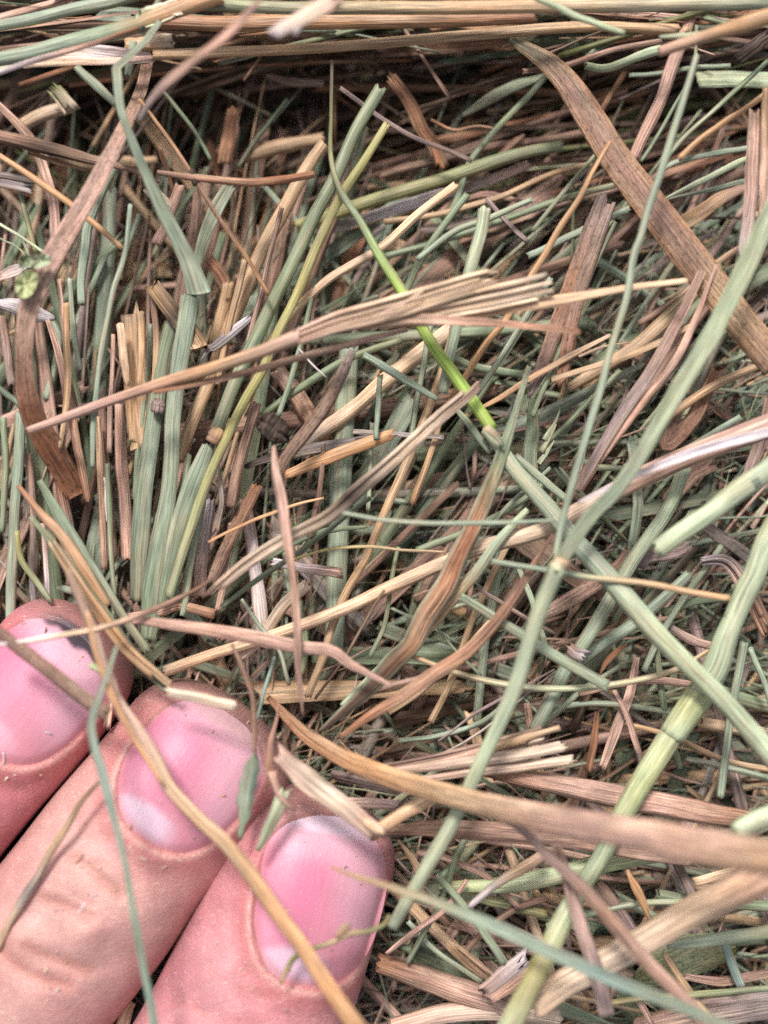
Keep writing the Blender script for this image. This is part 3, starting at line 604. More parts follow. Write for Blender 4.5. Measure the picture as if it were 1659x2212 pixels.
grass_stalk|t|sg|18,22,22,20|4|X 1489,1241 1419,1306 1359,1356 1279,1406 1209,1466|ribbed sage stem; joining the broken sage stalk from the right
grass_stalk|t|gg|14,15|3|X 1430,1325 1500,1300 1580,1290|green stem; right of the thick sage sheath at mid height
straw|t|tn>lg>tn|8,12,12,12,8|8|X 890,1416 980,1451 1080,1476 1180,1488 1305,1481 1449,1451 1530,1406|thin curved straw; sagging in a shallow arc in the lower middle
grass_stalk|t|sg>sg>tn>og|9,11,12,12,11|12|X 1060,1213 1129,1223 1209,1236 1279,1248 1379,1258 1479,1276 1575,1293|thin green stem turning orange; level over the thick sage sheath
grass_stalk|t|sg|7,9,9,5|14|X 740,1108 830,1124 930,1130 1060,1131 1200,1124|thin bowed sage stem; level through the centre
grass_leaf|b|sg>gg>rs>rs>db>db|10,14,24,32,38,42,44,40,24,8|9|X 1145,790 1110,900 1075,1010 1030,1120 990,1200 960,1270 920,1330 890,1390 850,1430 800,1485 745,1535 690,1582|long green edged leaf; blotched rust brown down its middle|g
grass_leaf|b|lg>sg>og>lg>lg|10,20,26,28,26,20,10|8|X 1140,1100 1080,1165 1030,1236 990,1276 930,1346 880,1400 820,1450 735,1525|pale green leaf with an orange spot; beside the rust blotched leaf
dry_leaf|b|br>rb|4,10,18,22,26,26,24,18,8|11|X 1195,1155 1155,1216 1110,1290 1065,1350 1000,1416 930,1461 860,1510 800,1545 735,1592|curved brown blade; sickle shaped below the long pale straw
grass_leaf|r|sg|14,17,19,20,21,20|10|X 990,1286 1055,1326 1110,1361 1180,1406 1240,1441 1315,1483|sage strip with a square cut end; in the lower centre
straw|t|pu|7,8,7|6|X 1030,1268 1110,1320 1200,1370|thin purple grey twig; above the sage strip with a square end
grass_stalk|t|gg|6|5|X 940,1350 980,1400 1040,1460|dark green thread like stem; right of the rust blotched leaf
grass_stalk|t|lg|10,12,10|4|X 1120,1225 1150,1300 1180,1400|pale green stem; left of the thick sage stalk below its joint
straw|t|tn|12,13,12|3|X 1095,1180 1060,1250 1020,1340 970,1480 930,1560|pair of tan ribs; steep behind the curved brown blade
grass_stalk|t|sg|16,18,16|2|X 1085,1150 1070,1260 1045,1400 1030,1560|sage stalk; steep behind the curved brown blade
dry_leaf|r|pk>br|20,30,30,22|2|X 1170,1330 1240,1290 1330,1230 1360,1190|brown crumpled scrap; between the two sage stalks|L
dry_leaf|r|pu|24,34,36,20|4|X 1370,1230 1400,1200 1460,1190 1490,1175|holey purple grey scrap; below the stout pale green cut stalk|L
dry_leaf|r|dk>gy|18,28,24|4|X 1510,1130 1570,1170 1640,1220|dark grey scrap; right of the stout pale green cut stalk's end|L
twig|f|wh>pk>rb|14,26,30,24|5|X 1500,1215 1570,1215 1620,1290 1660,1370|twisted pale and pink twig; under the thick yellow green stalk
straw|r|pu>pk|14,18,16|3|X 1440,1350 1490,1380 1545,1398|speckled pink strip; right of the thick sage sheath
grass_stalk|t|gg|11,13,12|3|X 1410,1300 1420,1420 1440,1560 1470,1660|green stem; steep under the thick sage sheath
grass_stalk|t|sg|15,15,14,14|6|X 1607,1385 1592,1470 1576,1560 1566,1640 1555,1722|upright green stem; near the lower right edge
grass_stalk|t|gg|24,26,24|2|X 1530,1480 1600,1510 1680,1530|thick dull green stem; behind the thick sage sheath near the right edge
straw|t|tn>cr|22,22|2|X 1510,1560 1600,1575 1690,1590|cream straw; level at the right edge beneath the green sheath
grass_stalk|t|sg|10,12|2|X 1480,1640 1560,1655 1690,1690|sage stem; low at the right edge above the blurred leaf
straw|b|pu|3,5,6,4|7|X 1199,1446 1119,1491 1030,1540 945,1602|silver grey fibre; above the splintered straw
straw|b|gy|3,5,5|7|X 1200,1450 1100,1530 1010,1600 930,1640|long grey fibre; just under the silver grey one
straw|r|rb|8,14,12|5|X 1290,1538 1282,1606 1270,1665|upright brown chip; right of the splintered straw's end
straw|r|pk|12,18,20,12|5|X 1375,1420 1360,1500 1330,1580 1300,1660|upright pinkish strip; leaning right of the brown chip
straw|b|pk|8,12,10|6|X 1325,1490 1360,1560 1380,1630|thin pinkish strip; crossing the upright pinkish strip
straw|b|rb|4,12,10,3|6|X 1355,1390 1330,1410 1310,1430 1297,1458|small rust leaf tip; right of the sage strip's square end
straw|t|pk>tn|14,16,16|4|X 1140,1520 1145,1560 1160,1640 1180,1720|pink straw; behind the splintered straw's tip
frayed_straw|f|br>pk>cr|16,26,30,30|8|X 760,1672 900,1650 1040,1620 1205,1577|splintered straw bundle; with jagged pale tips in the lower centre
+torn_strip|r|br>cr|14,20,22,20|9|X 840,1668 980,1650 1110,1632 1222,1610
+torn_strip|r|pk>cr|12,18,20,18|8.5|X 900,1685 1020,1668 1130,1655 1243,1640
+torn_strip|b|tn|12,14,10|10|X 1050,1620 1130,1595 1210,1572
straw_stub|r|pk>pu|16,20,20|7|X 740,1730 800,1735 862,1740|short mealy pink stub; right of the frontmost fingertip
dry_leaf|b|br>br>pk|18,34,40,42,42,36|8|X 829,1795 930,1790 1080,1798 1230,1812 1330,1828 1500,1850|grey brown grooved leaf; level under the blurred tan blade
straw|t|rb>pk>pk>rb|18,34,44,48,44,30|7|X 1040,1665 1130,1682 1250,1704 1400,1732 1530,1757 1620,1770|thick smooth reddish stalk; under the blurred tan blade on the right
straw|t|og>st|24,26,24|11|X 795,1808 829,1785 880,1752 955,1712|golden straw; rising right from the frontmost fingertip
grass_stalk|t|py>lg>py>lg|20,30,34,36,32,26|5|X 960,1915 1080,1912 1180,1895 1280,1870 1380,1850 1490,1842|pale yellow green stalk; level under the thick yellow green stalk
grass_stalk|t|lg>yg|16,18,16|3|X 980,1930 1080,1950 1180,1975|cream green stem; under the pale yellow green stalk
straw|t|wh>gy>tn>pk|10,16,22,20|9|X 1012,1958 1080,1905 1130,1875 1180,1842|greyish stem with a white tip; right of the frontmost finger
grass_stalk|t|gg>sg|13,15,16,15|8|X 945,1890 1000,1954 1050,2020 1092,2082|grey green stem; slanting right of the frontmost finger
grass_stalk|t|sg|10,11|4|X 880,1990 950,2060 1040,2120|thin sage stem; low right of the frontmost finger
grass_stalk|t|gg|12,14,12|3|X 1010,1800 980,1860 950,1900|green stem piece; under the thick sage stalk's foot
straw|b|tn>br|5,12,14,6|7|X 860,1815 900,1870 915,1930|small tan leaf; right of the frontmost fingertip
straw|b|pk|8,12,12,8|7|X 835,2060 900,2010 960,1965 1010,1900|pinkish strip; low right of the frontmost finger
straw|f|tn>br|20,26,20|4|X 975,2040 1020,2080 1070,2120|tan fibre tuft; low right of the frontmost finger
straw|t|rb>br>pk>pu|36,48,50,46|5|X 815,2080 900,2108 990,2140 1110,2180|stout brown pink stalk; coming out from under the frontmost finger
straw|r|pk>wh|30,44,42|8|X 1040,2150 1090,2110 1135,2072|frayed pinkish stub; beside the lower part of the thick yellow green stalk
+torn_strip|b|pk|14,20,14|9|X 1060,2160 1120,2120 1150,2090
straw|t|pk>cr|34,40,38|5|X 840,2222 960,2190 1090,2185 1210,2205|pinkish white stalk; along the bottom edge
grass_stalk|t|yg>gg|12,12,11|7|X 1310,2168 1400,2155 1480,2150 1690,2132|thin yellow green stem; near the lower right corner
dry_leaf|b|ol>gg>ol|20,70,90,70,24|2|X 1370,2120 1430,2090 1500,2060 1560,2050 1590,2045|wide crinkled olive leaf; in the lower right|L
straw|t|pk>gy|40,56,60|2|X 1370,2225 1500,2195 1690,2165|wide striated pinkish stalk; at the lower right corner
grass_stalk|t|bs|14,18,17|5|X 1560,2020 1580,2080 1602,2132|short blue green stem; in the lower right
grass_stalk|t|sg>gg|18,24,26|10|X 1440,2040 1530,2032 1690,2008|level grey green stem; at the lower right edge
straw|r|br>pu|22,28,24|5|X 1290,1910 1330,1960 1370,2020|weathered strip; above the huge pale straw
straw|b|og|6,16,16,6|7|X 1355,1880 1380,1930 1405,1990|amber leaf scrap; above the huge pale straw
straw|t|dk>pu|16,18|5|X 1455,1850 1480,1900 1500,1950|dark purple stub; below the blurred tan blade on the right
straw|r|st>tn|14,20,16|5|X 1500,1905 1560,1890 1610,1870|pale flake; below the blurred tan blade on the right
grass_stalk|t|gg|18,20|3|X 1420,1930 1500,1945 1680,1960|dull green stem; under the huge pale straw's right end
straw|t|tn|12,16,16|6|X 1435,2060 1480,2130 1540,2210|tan stem; over the olive leaf
straw|b|pk|10,14,10|6|X 1340,2100 1380,2160 1410,2215|pinkish strip; left of the olive leaf
straw|t|st>cr>st>pk|50,54,56,60,64,68,74|12,12,13,14,16,18|X 1150,2180 1220,2125 1290,2090 1380,2040 1480,1980 1580,1930 1700,1872|huge pale straw; in the lower right foreground
grass_stalk|t|py>lg>lg>lg>lg|34,38,40,42,42,42,46,50,48|9,10,10,10,10,9|X 1690,1090 1650,1180 1630,1240 1600,1300 1570,1370 1545,1440 1510,1500|thick yellow green stalk; swelling at a joint in the lower right
+node|t|lg>py>lg|48,55,54,48|9|X 1530,1465 1508,1505 1480,1545 1450,1590
+stalk|t|lg>py>gg>lg>yg>lg|48,46,42,38,38,40,42,44,46|9,9,9,11,14,15,15|X 1460,1570 1420,1635 1385,1690 1340,1770 1300,1850 1265,1905 1225,1970 1190,2040 1160,2100 1130,2160 1095,2232
dry_leaf|b|rb>og>tn>pk>pk>tn|10,30,42,48,52,60,70,80,84,80,76|8,10,12,14,17,20,23,25,26,27|X 580,1505 640,1570 700,1615 780,1655 880,1690 1000,1725 1120,1755 1250,1780 1400,1805 1520,1830 1720,1862|large tan blade; sweeping right out of focus from between the fingertips
straw|b|pu>br>pk|10,14,22,26,28,28,26,24|15,16,17,18,18|X 1050,1745 1130,1794 1180,1844 1255,1914 1330,2000 1405,2084 1480,2160 1530,2235|long purple brown strip; slanting down to the lower right corner
straw|b|pk>pu|18,22,26,28,28|15|X 1199,1822 1229,1909 1254,2000 1289,2099 1312,2195|shorter pinkish brown strip; standing left of the long purple brown strip
grass_leaf|b|og>sg>bs>sg|4,12,16,22,26,28,26,26,24,20|17,18,19,20,21,22|X 715,1872 760,1890 830,1912 930,1945 1030,1985 1130,2030 1230,2075 1330,2120 1430,2160 1590,2225|blue green blade; its tip hovering over the frontmost nail
grass_stalk|t|lg|34,42|18|X 1590,1795 1640,1770 1700,1745|blurred pale green stem end; at the right edge
# --- striped leaf, twigs near the fingers
dry_leaf|f|br>cr>dk>cr>br|16,22,24,26,26,24,20|10|X 430,1310 480,1260 550,1205 625,1160 710,1115 770,1060 830,1010 880,965 950,900 1010,850 1050,805|long striped dead leaf; brown and white lines rising from the fingers to the centre
grass_stalk|t|dg|9,10,9|8|X 480,1312 560,1250 650,1190 740,1120 800,1075|dark green stem; just below and along the striped dead leaf
straw|b|wh>st>br>br|8,11,11,12,10,4|15,15,14,12,11|X -15,1394 100,1378 200,1360 280,1338 360,1305 430,1270 458,1250|thin twisted pale strip; lying over the leftmost fingernail
twig|r|pk>pk>pk|16,22,25,26,24,18,8|12|X 285,1338 350,1346 450,1361 550,1378 650,1398 718,1406 760,1436 848,1482|rough pinkish twig; pointing right from beside the leftmost fingertip
dry_leaf|b|pk>br|7,18,22,18,14,16,16,12,3|13|X 590,963 595,1010 605,1060 612,1106 625,1206 637,1290 642,1370 645,1450 655,1545|drooping brown blade; hanging straight down in the left centre
twig|t|br|7,9,10,9,8|13|X 500,1391 525,1446 545,1500 550,1560 550,1625|thin brown twig; ending at the dark leaflet beside the middle fingertip
grass_stalk|t|sg|7,8,8|6|X 522,1295 560,1350 600,1400 625,1480|thin sage stem; bending behind the rough pinkish twig
grass_stalk|t|bs|6,7,6|9|X 592,1420 575,1480 553,1560|thin dark sage stem; right of the middle fingertip
twig|t|db|5,6,5|7|X 829,1275 790,1340 740,1430 680,1510|dark wiry stem; curving below the long pale straw
grass_leaf|b|gg>sg>gg|10,24,26,20,16,16|8|X 85,1038 120,1100 180,1200 220,1260 260,1321 320,1410|green blade; running down to between the two left fingertips
grass_leaf|b|gg>dg|8,18,22,24,14|10|X 65,1116 120,1181 190,1276 250,1366 300,1430 362,1492|dull green blade; reaching the middle fingertip from the upper left
straw|b|rb>og|8,18,18,14|10|X 40,1050 85,1106 135,1160 190,1241 235,1308|rust orange strip; above the leftmost fingertip
straw|f|tn>og>tn|14,22,22,18|11|X 110,1170 150,1231 200,1306 260,1386 310,1436 372,1488|bundle of tan ribs; reaching the middle fingertip from the upper left
straw|b|br|8,12,8|12|X 180,1290 192,1345 205,1400|narrow brown strip; over the right side of the leftmost fingertip
# --- over the fingers
straw|b|br|22,26,28,28,26|15|X -20,1355 50,1406 115,1456 175,1506 232,1545|rust brown blade; lying across the leftmost fingernail|L
straw_stub|f|pk|10,12|7|X 240,1505 235,1540 230,1575|short pair of pink fibres; between the two left fingers
grass_stalk|t|py>gg|12,11,9|14|X 193,1435 215,1448 240,1462|tiny pale green stub; touching the leftmost nail
straw|r|br>pk>tn>og>og|12,18,20,24,28,28,26,28,30,30,30,32,34,38|14,14,15,16,17,17,18,19|X 145,1230 170,1290 200,1360 225,1440 255,1520 300,1585 340,1650 365,1700 420,1760 480,1815 535,1880 590,1960 650,2040 705,2125 775,2225|long tan brown blade; slanting over the middle and frontmost fingers to the bottom edge
straw|b|og|7,10,10,11,10,6|17|X 190,1320 205,1400 232,1480 268,1555 305,1622 352,1695|narrow golden strip; along the left edge of the long tan brown blade
grass_stalk|b|sg>bs>sg>bs|8,10,14,16,18,13,12,12,14,14,14,15|17,18,20,20,19,19|X 252,1396 235,1450 212,1510 197,1566 205,1620 220,1665 230,1704 250,1780 270,1870 290,1984 310,2089 325,2160 336,2230|thin blue green blade with a kink; hanging down over the middle finger
twig|t|br>tn>gy>st|8,10,14,15,16,14,14|13.4|X 213,1690 175,1734 145,1784 110,1840 80,1894 40,1960 -10,2050|greyish tan twig; slanting to the left edge over the middle finger
tendril|t|ol>ol>tn>ol>ol>tn|8,10,10,12,10,9,11,10,7|15|X 842,1975 832,1996 810,2008 790,2014 750,2018 720,2034 690,2046 665,2052 635,2069 620,2094 605,2125|curly dark olive tendril; lying over the base of the frontmost nail
+dried_bud|f|tn>pk|10,16,8|15.5|X 728,2024 745,2004 758,2000
leaflet|r|gg>bs>sg>gg|3,20,34,24,38,28,36,22,26,12,14,4|12|X 552,1625 544,1660 533,1700 530,1730 528,1760 522,1790 518,1815|dark grey green toothed leaflet; wedged between the middle and frontmost fingertips
grass_leaf|r|lg>sg|26,24,20,8|13|X 612,1712 598,1752 580,1790 556,1840|pale green cut blade; poking down beside the frontmost nail
straw_stub|r|cr|18,20,18|14|X 362,1496 400,1502 440,1510 512,1526|cream straw chip; lying on the tip of the middle finger
straw_stub|r|pk>cr>pk|28,44,46,42,34|14|X 595,1622 645,1668 700,1712 760,1758 822,1806|pinkish torn straw; leaning on the tip of the frontmost finger
+torn_strip|b|st|10,16,6|15|X 785,1770 810,1790 832,1800
twig|r|pk>rb|4,8,12,9|12|X 604,1522 592,1570 582,1620 586,1700|slim pink twig; upright between the middle and frontmost fingertips
straw|b|pk|18,16,12,3|13|X 588,1668 600,1710 618,1735 638,1750|small pinkish flap; at the tip of the frontmost finger
straw_stub|b|cr>tn|26,24,12|6|X 262,2225 272,2190 288,2165|cream straw tip; in the gap between the middle and frontmost fingers at the bottom edge
'''
build_table(TABLE)

# ------------------------------------------------------------------ dark bud, clover leaf
def lump(name, cpx, cpy, z, size, colr, label, cat, seed=1):
    r = np.random.default_rng(seed); n1, n2 = 26, 36
    ph = np.linspace(0.001, math.pi - 0.001, n1); th = np.linspace(0, 2 * math.pi, n2, endpoint=False)
    P_, T_ = np.meshgrid(ph, th, indexing='ij')
    d = np.stack([np.cos(P_), np.sin(P_) * np.cos(T_), np.sin(P_) * np.sin(T_)], -1)
    k = r.normal(0, 4, (14, 3)); p0 = r.uniform(0, 6, 14)
    n = sum(np.sin(d @ k[i] + p0[i]) for i in range(14)) / 14 * 0.9
    k2 = r.normal(0, 12, (14, 3)); n = n + sum(np.sin(d @ k2[i] + p0[i]) for i in range(14)) / 14 * 0.35
    groove = -0.25 * np.exp(-(d[..., 1] / 0.12) ** 2) * (d[..., 2] > 0)
    rad = (1 + n * 0.35 + groove)[..., None]
    V = (d * rad * np.array(size) * CM).reshape(-1, 3)
    a = math.radians(-35); R = np.array([[math.cos(a), -math.sin(a), 0], [math.sin(a), math.cos(a), 0], [0, 0, 1]])
    V = V @ R.T + at(np.float64(cpx), np.float64(cpy), np.float64(z))
    ii = np.arange(n1 - 1)[:, None] * n2; jj = np.arange(n2)[None, :]; j2 = (jj + 1) % n2
    F = np.stack([ii + jj, ii + n2 + jj, ii + n2 + j2, ii + j2], -1).reshape(-1, 4)
    b = MB(); b.add(V, F, np.tile(P(colr), (len(V), 1)), np.stack([P_.ravel() * 2, T_.ravel() * 1.5], 1))
    org = V.mean(0); o = b.build(name, M['rough'], None, org); o.location = org; tag(o, label, cat)
lump('fallen_bud', 590, 925, 0.6, (0.17, 0.11, 0.09), 'dk', 'dark rough bud sunk in the hay among the straws left of the centre', 'bud', 3)
HEROES.append(('dark rough bud', np.array([(590, 925.)]), 4))

def leaf_patch(name, outline, z, colr, parent=None, cup=0.06, origin=None):
    """thin leaf with thickness: rows between two outlines"""
    p = np.array(outline, float); n = 16; c = p.mean(0); ring = catmull(np.vstack([p, p[:1]]), 33)[:-1]
    rings = []; b = MB(); rs = [1, .8, .6, .4, .2, .02]
    for sgn in (1, -1):
        for r in (rs if sgn == 1 else rs[::-1]):
            q = c + (ring - c) * r
            zz = z + cup * r * r + 0.012 * sgn * (1 if r < 1 else 0) + 0.02 * np.sin(np.arange(32) * 1.2) * r
            rings.append(at(q[:, 0], q[:, 1], zz))
    rings = rings[::-1]
    V = np.concatenate(rings); R = len(rings); k = 32
    ii = np.arange(R - 1)[:, None] * k; jj = np.arange(k)[None, :]; j2 = (jj + 1) % k
    F = np.stack([ii + jj, ii + j2, ii + k + j2, ii + k + jj], -1).reshape(-1, 4)
    b.add(V, F, np.tile(P(colr) * rng.uniform(.9, 1.1), (len(V), 1)), V[:, :2] * 1000 + 50)
    return b.build(name, M['blade'], parent, origin)
org = at(np.float64(65), np.float64(590), np.float64(0.6))
cl = bpy.data.objects.new('clover_leaf', None); COL.objects.link(cl); cl.location = org
tag(cl, 'crumpled bright green clover leaf with small leaflets by the left edge', 'leaf')
leaf_patch('leaflet', [(50,582),(80,590),(78,620),(62,642),(38,640),(34,610)], 1.25, 'py', cl, 0.05, org)
leaf_patch('leaflet', [(62,552),(95,548),(112,560),(96,576),(70,578)], 1.3, 'lg', cl, 0.06, org)
leaf_patch('leaflet', [(40,556),(60,548),(64,572),(44,580)], 1.28, 'gg', cl, 0.05, org)
strand_mb('t', 'lg>gg', '6,5', '7,5', [(66,580),(60,545),(48,520)]).build('stalk', M['green'], cl, org)
strand_mb('t', 'gg', '5,4', '7,4', [(70,575),(40,535),(0,515)]).build('stalk', M['green'], cl, org)
HEROES.append(('clover leaf', np.array([(65, 590.)]), 4))

# ------------------------------------------------------------------ the hand
FING = dict(
 A=dict(line=[(207,1330),(85,1503),(-60,1655),(-170,1775),(-380,2010),(-640,2320)], z=[0.15,0.42,0.52,0.60,0.55,0.2], hw=[160,162,172,180,188,195], R=150,
        nail=(72,1497), nd=(0.66,-0.75), nl=158, nw=134, nq=0),
 B=dict(line=[(528,1522),(405,1682),(275,1838),(156,1996),(-120,2330),(-420,2680)], z=[0.12,0.42,0.55,0.66,0.60,0.3], hw=[196,196,199,203,205,205], R=165,
        nail=(407,1680), nd=(0.58,-0.815), nl=163, nw=138, nq=0),
 C=dict(line=[(712,1708),(650,1905),(572,2110),(470,2330),(250,2680),(0,3000)], z=[0.18,0.46,0.58,0.66,0.60,0.3], hw=[188,188,206,218,222,220], R=170,
        nail=(687,1947), nd=(0.20,-0.98), nl=185, nw=135, nq=40))
CREASES = {'B': [([(158,1852),(185,1868),(210,1890),(262,1932)], 9, .30), ([(92,1942),(118,1950),(150,1962),(195,1982)], 10, .30), ([(58,2048),(92,2064),(126,2076),(192,2097)], 11, .34),
                 ([(2,2052),(20,2074),(45,2094),(90,2115),(146,2128)], 11, .34), ([(110,1905),(150,1925),(200,1955)], 6, .08), ([(205,1860),(250,1880),(280,1905)], 6, .08)],
           'C': [([(440,2090),(520,2140),(600,2160),(700,2175)], 10, .10), ([(380,2160),(470,2200),(560,2215)], 12, .15)],
           'A': [([(-40,1640),(10,1690),(60,1720)], 10, .15), ([(-90,1700),(-30,1760),(10,1790)], 10, .2)]}
BULGE = {'B': [((178,2022), 42, .45), ((48,2022), 40, .35), ((250,1990), 60, .12), ((60,2140), 50, .2)], 'C': [((480,2120), 60, .15)], 'A': []}
def fline(fd, s):      # s: distance from the tip in tracing units -> centre, z, half width
    p = np.array(fd['line'], float); d = np.concatenate([[0], np.cumsum(np.linalg.norm(np.diff(p, axis=0), axis=1))])
    dense = catmull(np.column_stack([p, fd['z'], fd['hw']]), 400)
    dd = np.concatenate([[0], np.cumsum(np.linalg.norm(np.diff(dense[:, :2], axis=0), axis=1))])
    c = np.stack([np.interp(s, dd, dense[:, i]) for i in range(4)], -1)
    T = np.gradient(dense[:, :2], axis=0); T /= np.linalg.norm(T, axis=1)[:, None]
    t = np.stack([np.interp(s, dd, T[:, i]) for i in range(2)], -1); t /= np.linalg.norm(t, axis=-1, keepdims=True)
    return c, t, dd[-1]
def sst(x): x = np.clip(x, 0, 1); return x * x * (3 - 2 * x)
def nail_rho(fd, x, y):
    d = np.array(fd['nd']); d = d / np.linalg.norm(d); q_ = np.array([-d[1], d[0]])
    dx, dy = x - fd['nail'][0], y - fd['nail'][1]
    p = (dx * d[0] + dy * d[1]); q = (dx * q_[0] + dy * q_[1])
    nl = fd['nl']; nw = fd['nw'] * (1 + 0.06 * p / nl)
    rho = (np.abs(p / nl) ** 2.5 + np.abs(q / nw) ** 2.5) ** (1 / 2.5)
    return rho, p / nl, q / nw
def finger_disp(key, x, y, up):
    """extra height in cm on the back of the finger, from folds, nail bed and creases"""
    fd = FING[key]; rho, p, q = nail_rho(fd, x, y); dist = (rho - 1) * 140
    d = -0.034 * sst((1.03 - rho) / 0.08)
    prox = sst((0.55 - p) / 0.8)
    ir = 0.75 + 0.35 * np.sin(x * .043 + 1) * np.sin(y * .037); d += (0.003 + 0.014 * prox) * ir * np.exp(-((dist - 16) / 14.0) ** 2)
    d -= 0.016 * np.exp(-((dist - 2) / 5.0) ** 2)
    d -= 0.015 * prox * np.exp(-((dist - 52) / 16) ** 2)
    for pts, wd, dep in CREASES[key]:
        P_ = catmull(pts, 60); dd = np.full(x.shape, 1e9)
        for a in P_: dd = np.minimum(dd, (x - a[0]) ** 2 + (y - a[1]) ** 2)
        dd = np.sqrt(dd); d += dep * 0.1 * (-0.6 * np.exp(-(dd / (1.35 * wd)) ** 2) + 0.12 * np.exp(-((dd - 3 * wd) / (2 * wd)) ** 2))
    for c, r, h in BULGE[key]: d += h * 0.16 * np.exp(-(((x - c[0]) ** 2 + (y - c[1]) ** 2) / r ** 2))
    w_ = (np.sin(x * .021 + y * .013) * np.sin(y * .031 - x * .008) * 0.012 + np.sin(x * .071 + y * .053) * np.sin(y * .061 - x * .038) * 0.003)
    return (d + w_) * up
def finger_col(key, x, y):
    fd = FING[key]; rho, p, q = nail_rho(fd, x, y); dist = (rho - 1) * 140
    base = {'A': lin((186,116,124)), 'B': lin((192,146,139)), 'C': lin((188,130,134))}[key]
    c = np.tile(base, (len(x), 1))
    n = (np.sin(x * .017 + 1.3 * np.sin(y * .011)) * np.sin(y * .019 + 1.1 * np.sin(x * .013)))[:, None]
    c = c * (1 + 0.07 * n * np.array([0.6, 1.3, 1.1]))
    red = np.exp(-(dist / 55.0) ** 2) * sst((0.9 - p) / 0.6) * 0.8
    c = c * (1 - red[:, None]) + lin((186,110,110)) * red[:, None]
    tipw = sst((p - 0.55) / 0.5) * (dist > -5)
    c = c * (1 - 0.75 * tipw[:, None]) + lin((146,108,100)) * 0.75 * tipw[:, None]
    for pts, wd, dep in CREASES[key]:
        P_ = catmull(pts, 50); dd = np.full(x.shape, 1e9)
        for a in P_: dd = np.minimum(dd, (x - a[0]) ** 2 + (y - a[1]) ** 2)
        k = (0.42 * min(1, dep / .3) * np.exp(-dd / (1.5 * wd) ** 2))[:, None]; c = c * (1 - k) + lin((178,112,96)) * k
    # dry pale cuticle, darker line in the nail groove, and dirt
    cu = np.exp(-((dist - 11) / 7) ** 2) * sst((0.25 - p) / 0.5) * (0.45 + 0.35 * np.sin(x * .9) * np.sin(y * .8)); c = c * (1 - cu[:, None]) + lin((212,176,164)) * cu[:, None]
    gr = np.exp(-((dist - 1) / 4.5) ** 2) * sst((p + 0.75) / 0.3) * 0.4; c = c * (1 - gr[:, None]) + lin((130,74,62)) * gr[:, None]
    amt = {'A': 1.0, 'B': 0.35, 'C': 0.0}[key]
    ang = np.arctan2(q, p); aw = {'A': np.exp(-((ang + 0.02) / 0.55) ** 4), 'B': np.exp(-((ang - 0.25) / 0.42) ** 2), 'C': 0 * ang}[key]
    dw = np.exp(-((dist - 3) / 11) ** 4) * aw * amt * (0.9 + 0.1 * np.sin(x * .33) * np.sin(y * .41))
    return np.clip(c * (1 - dw[:, None]) + lin((58,56,64)) * dw[:, None], 0.01, 0.95)
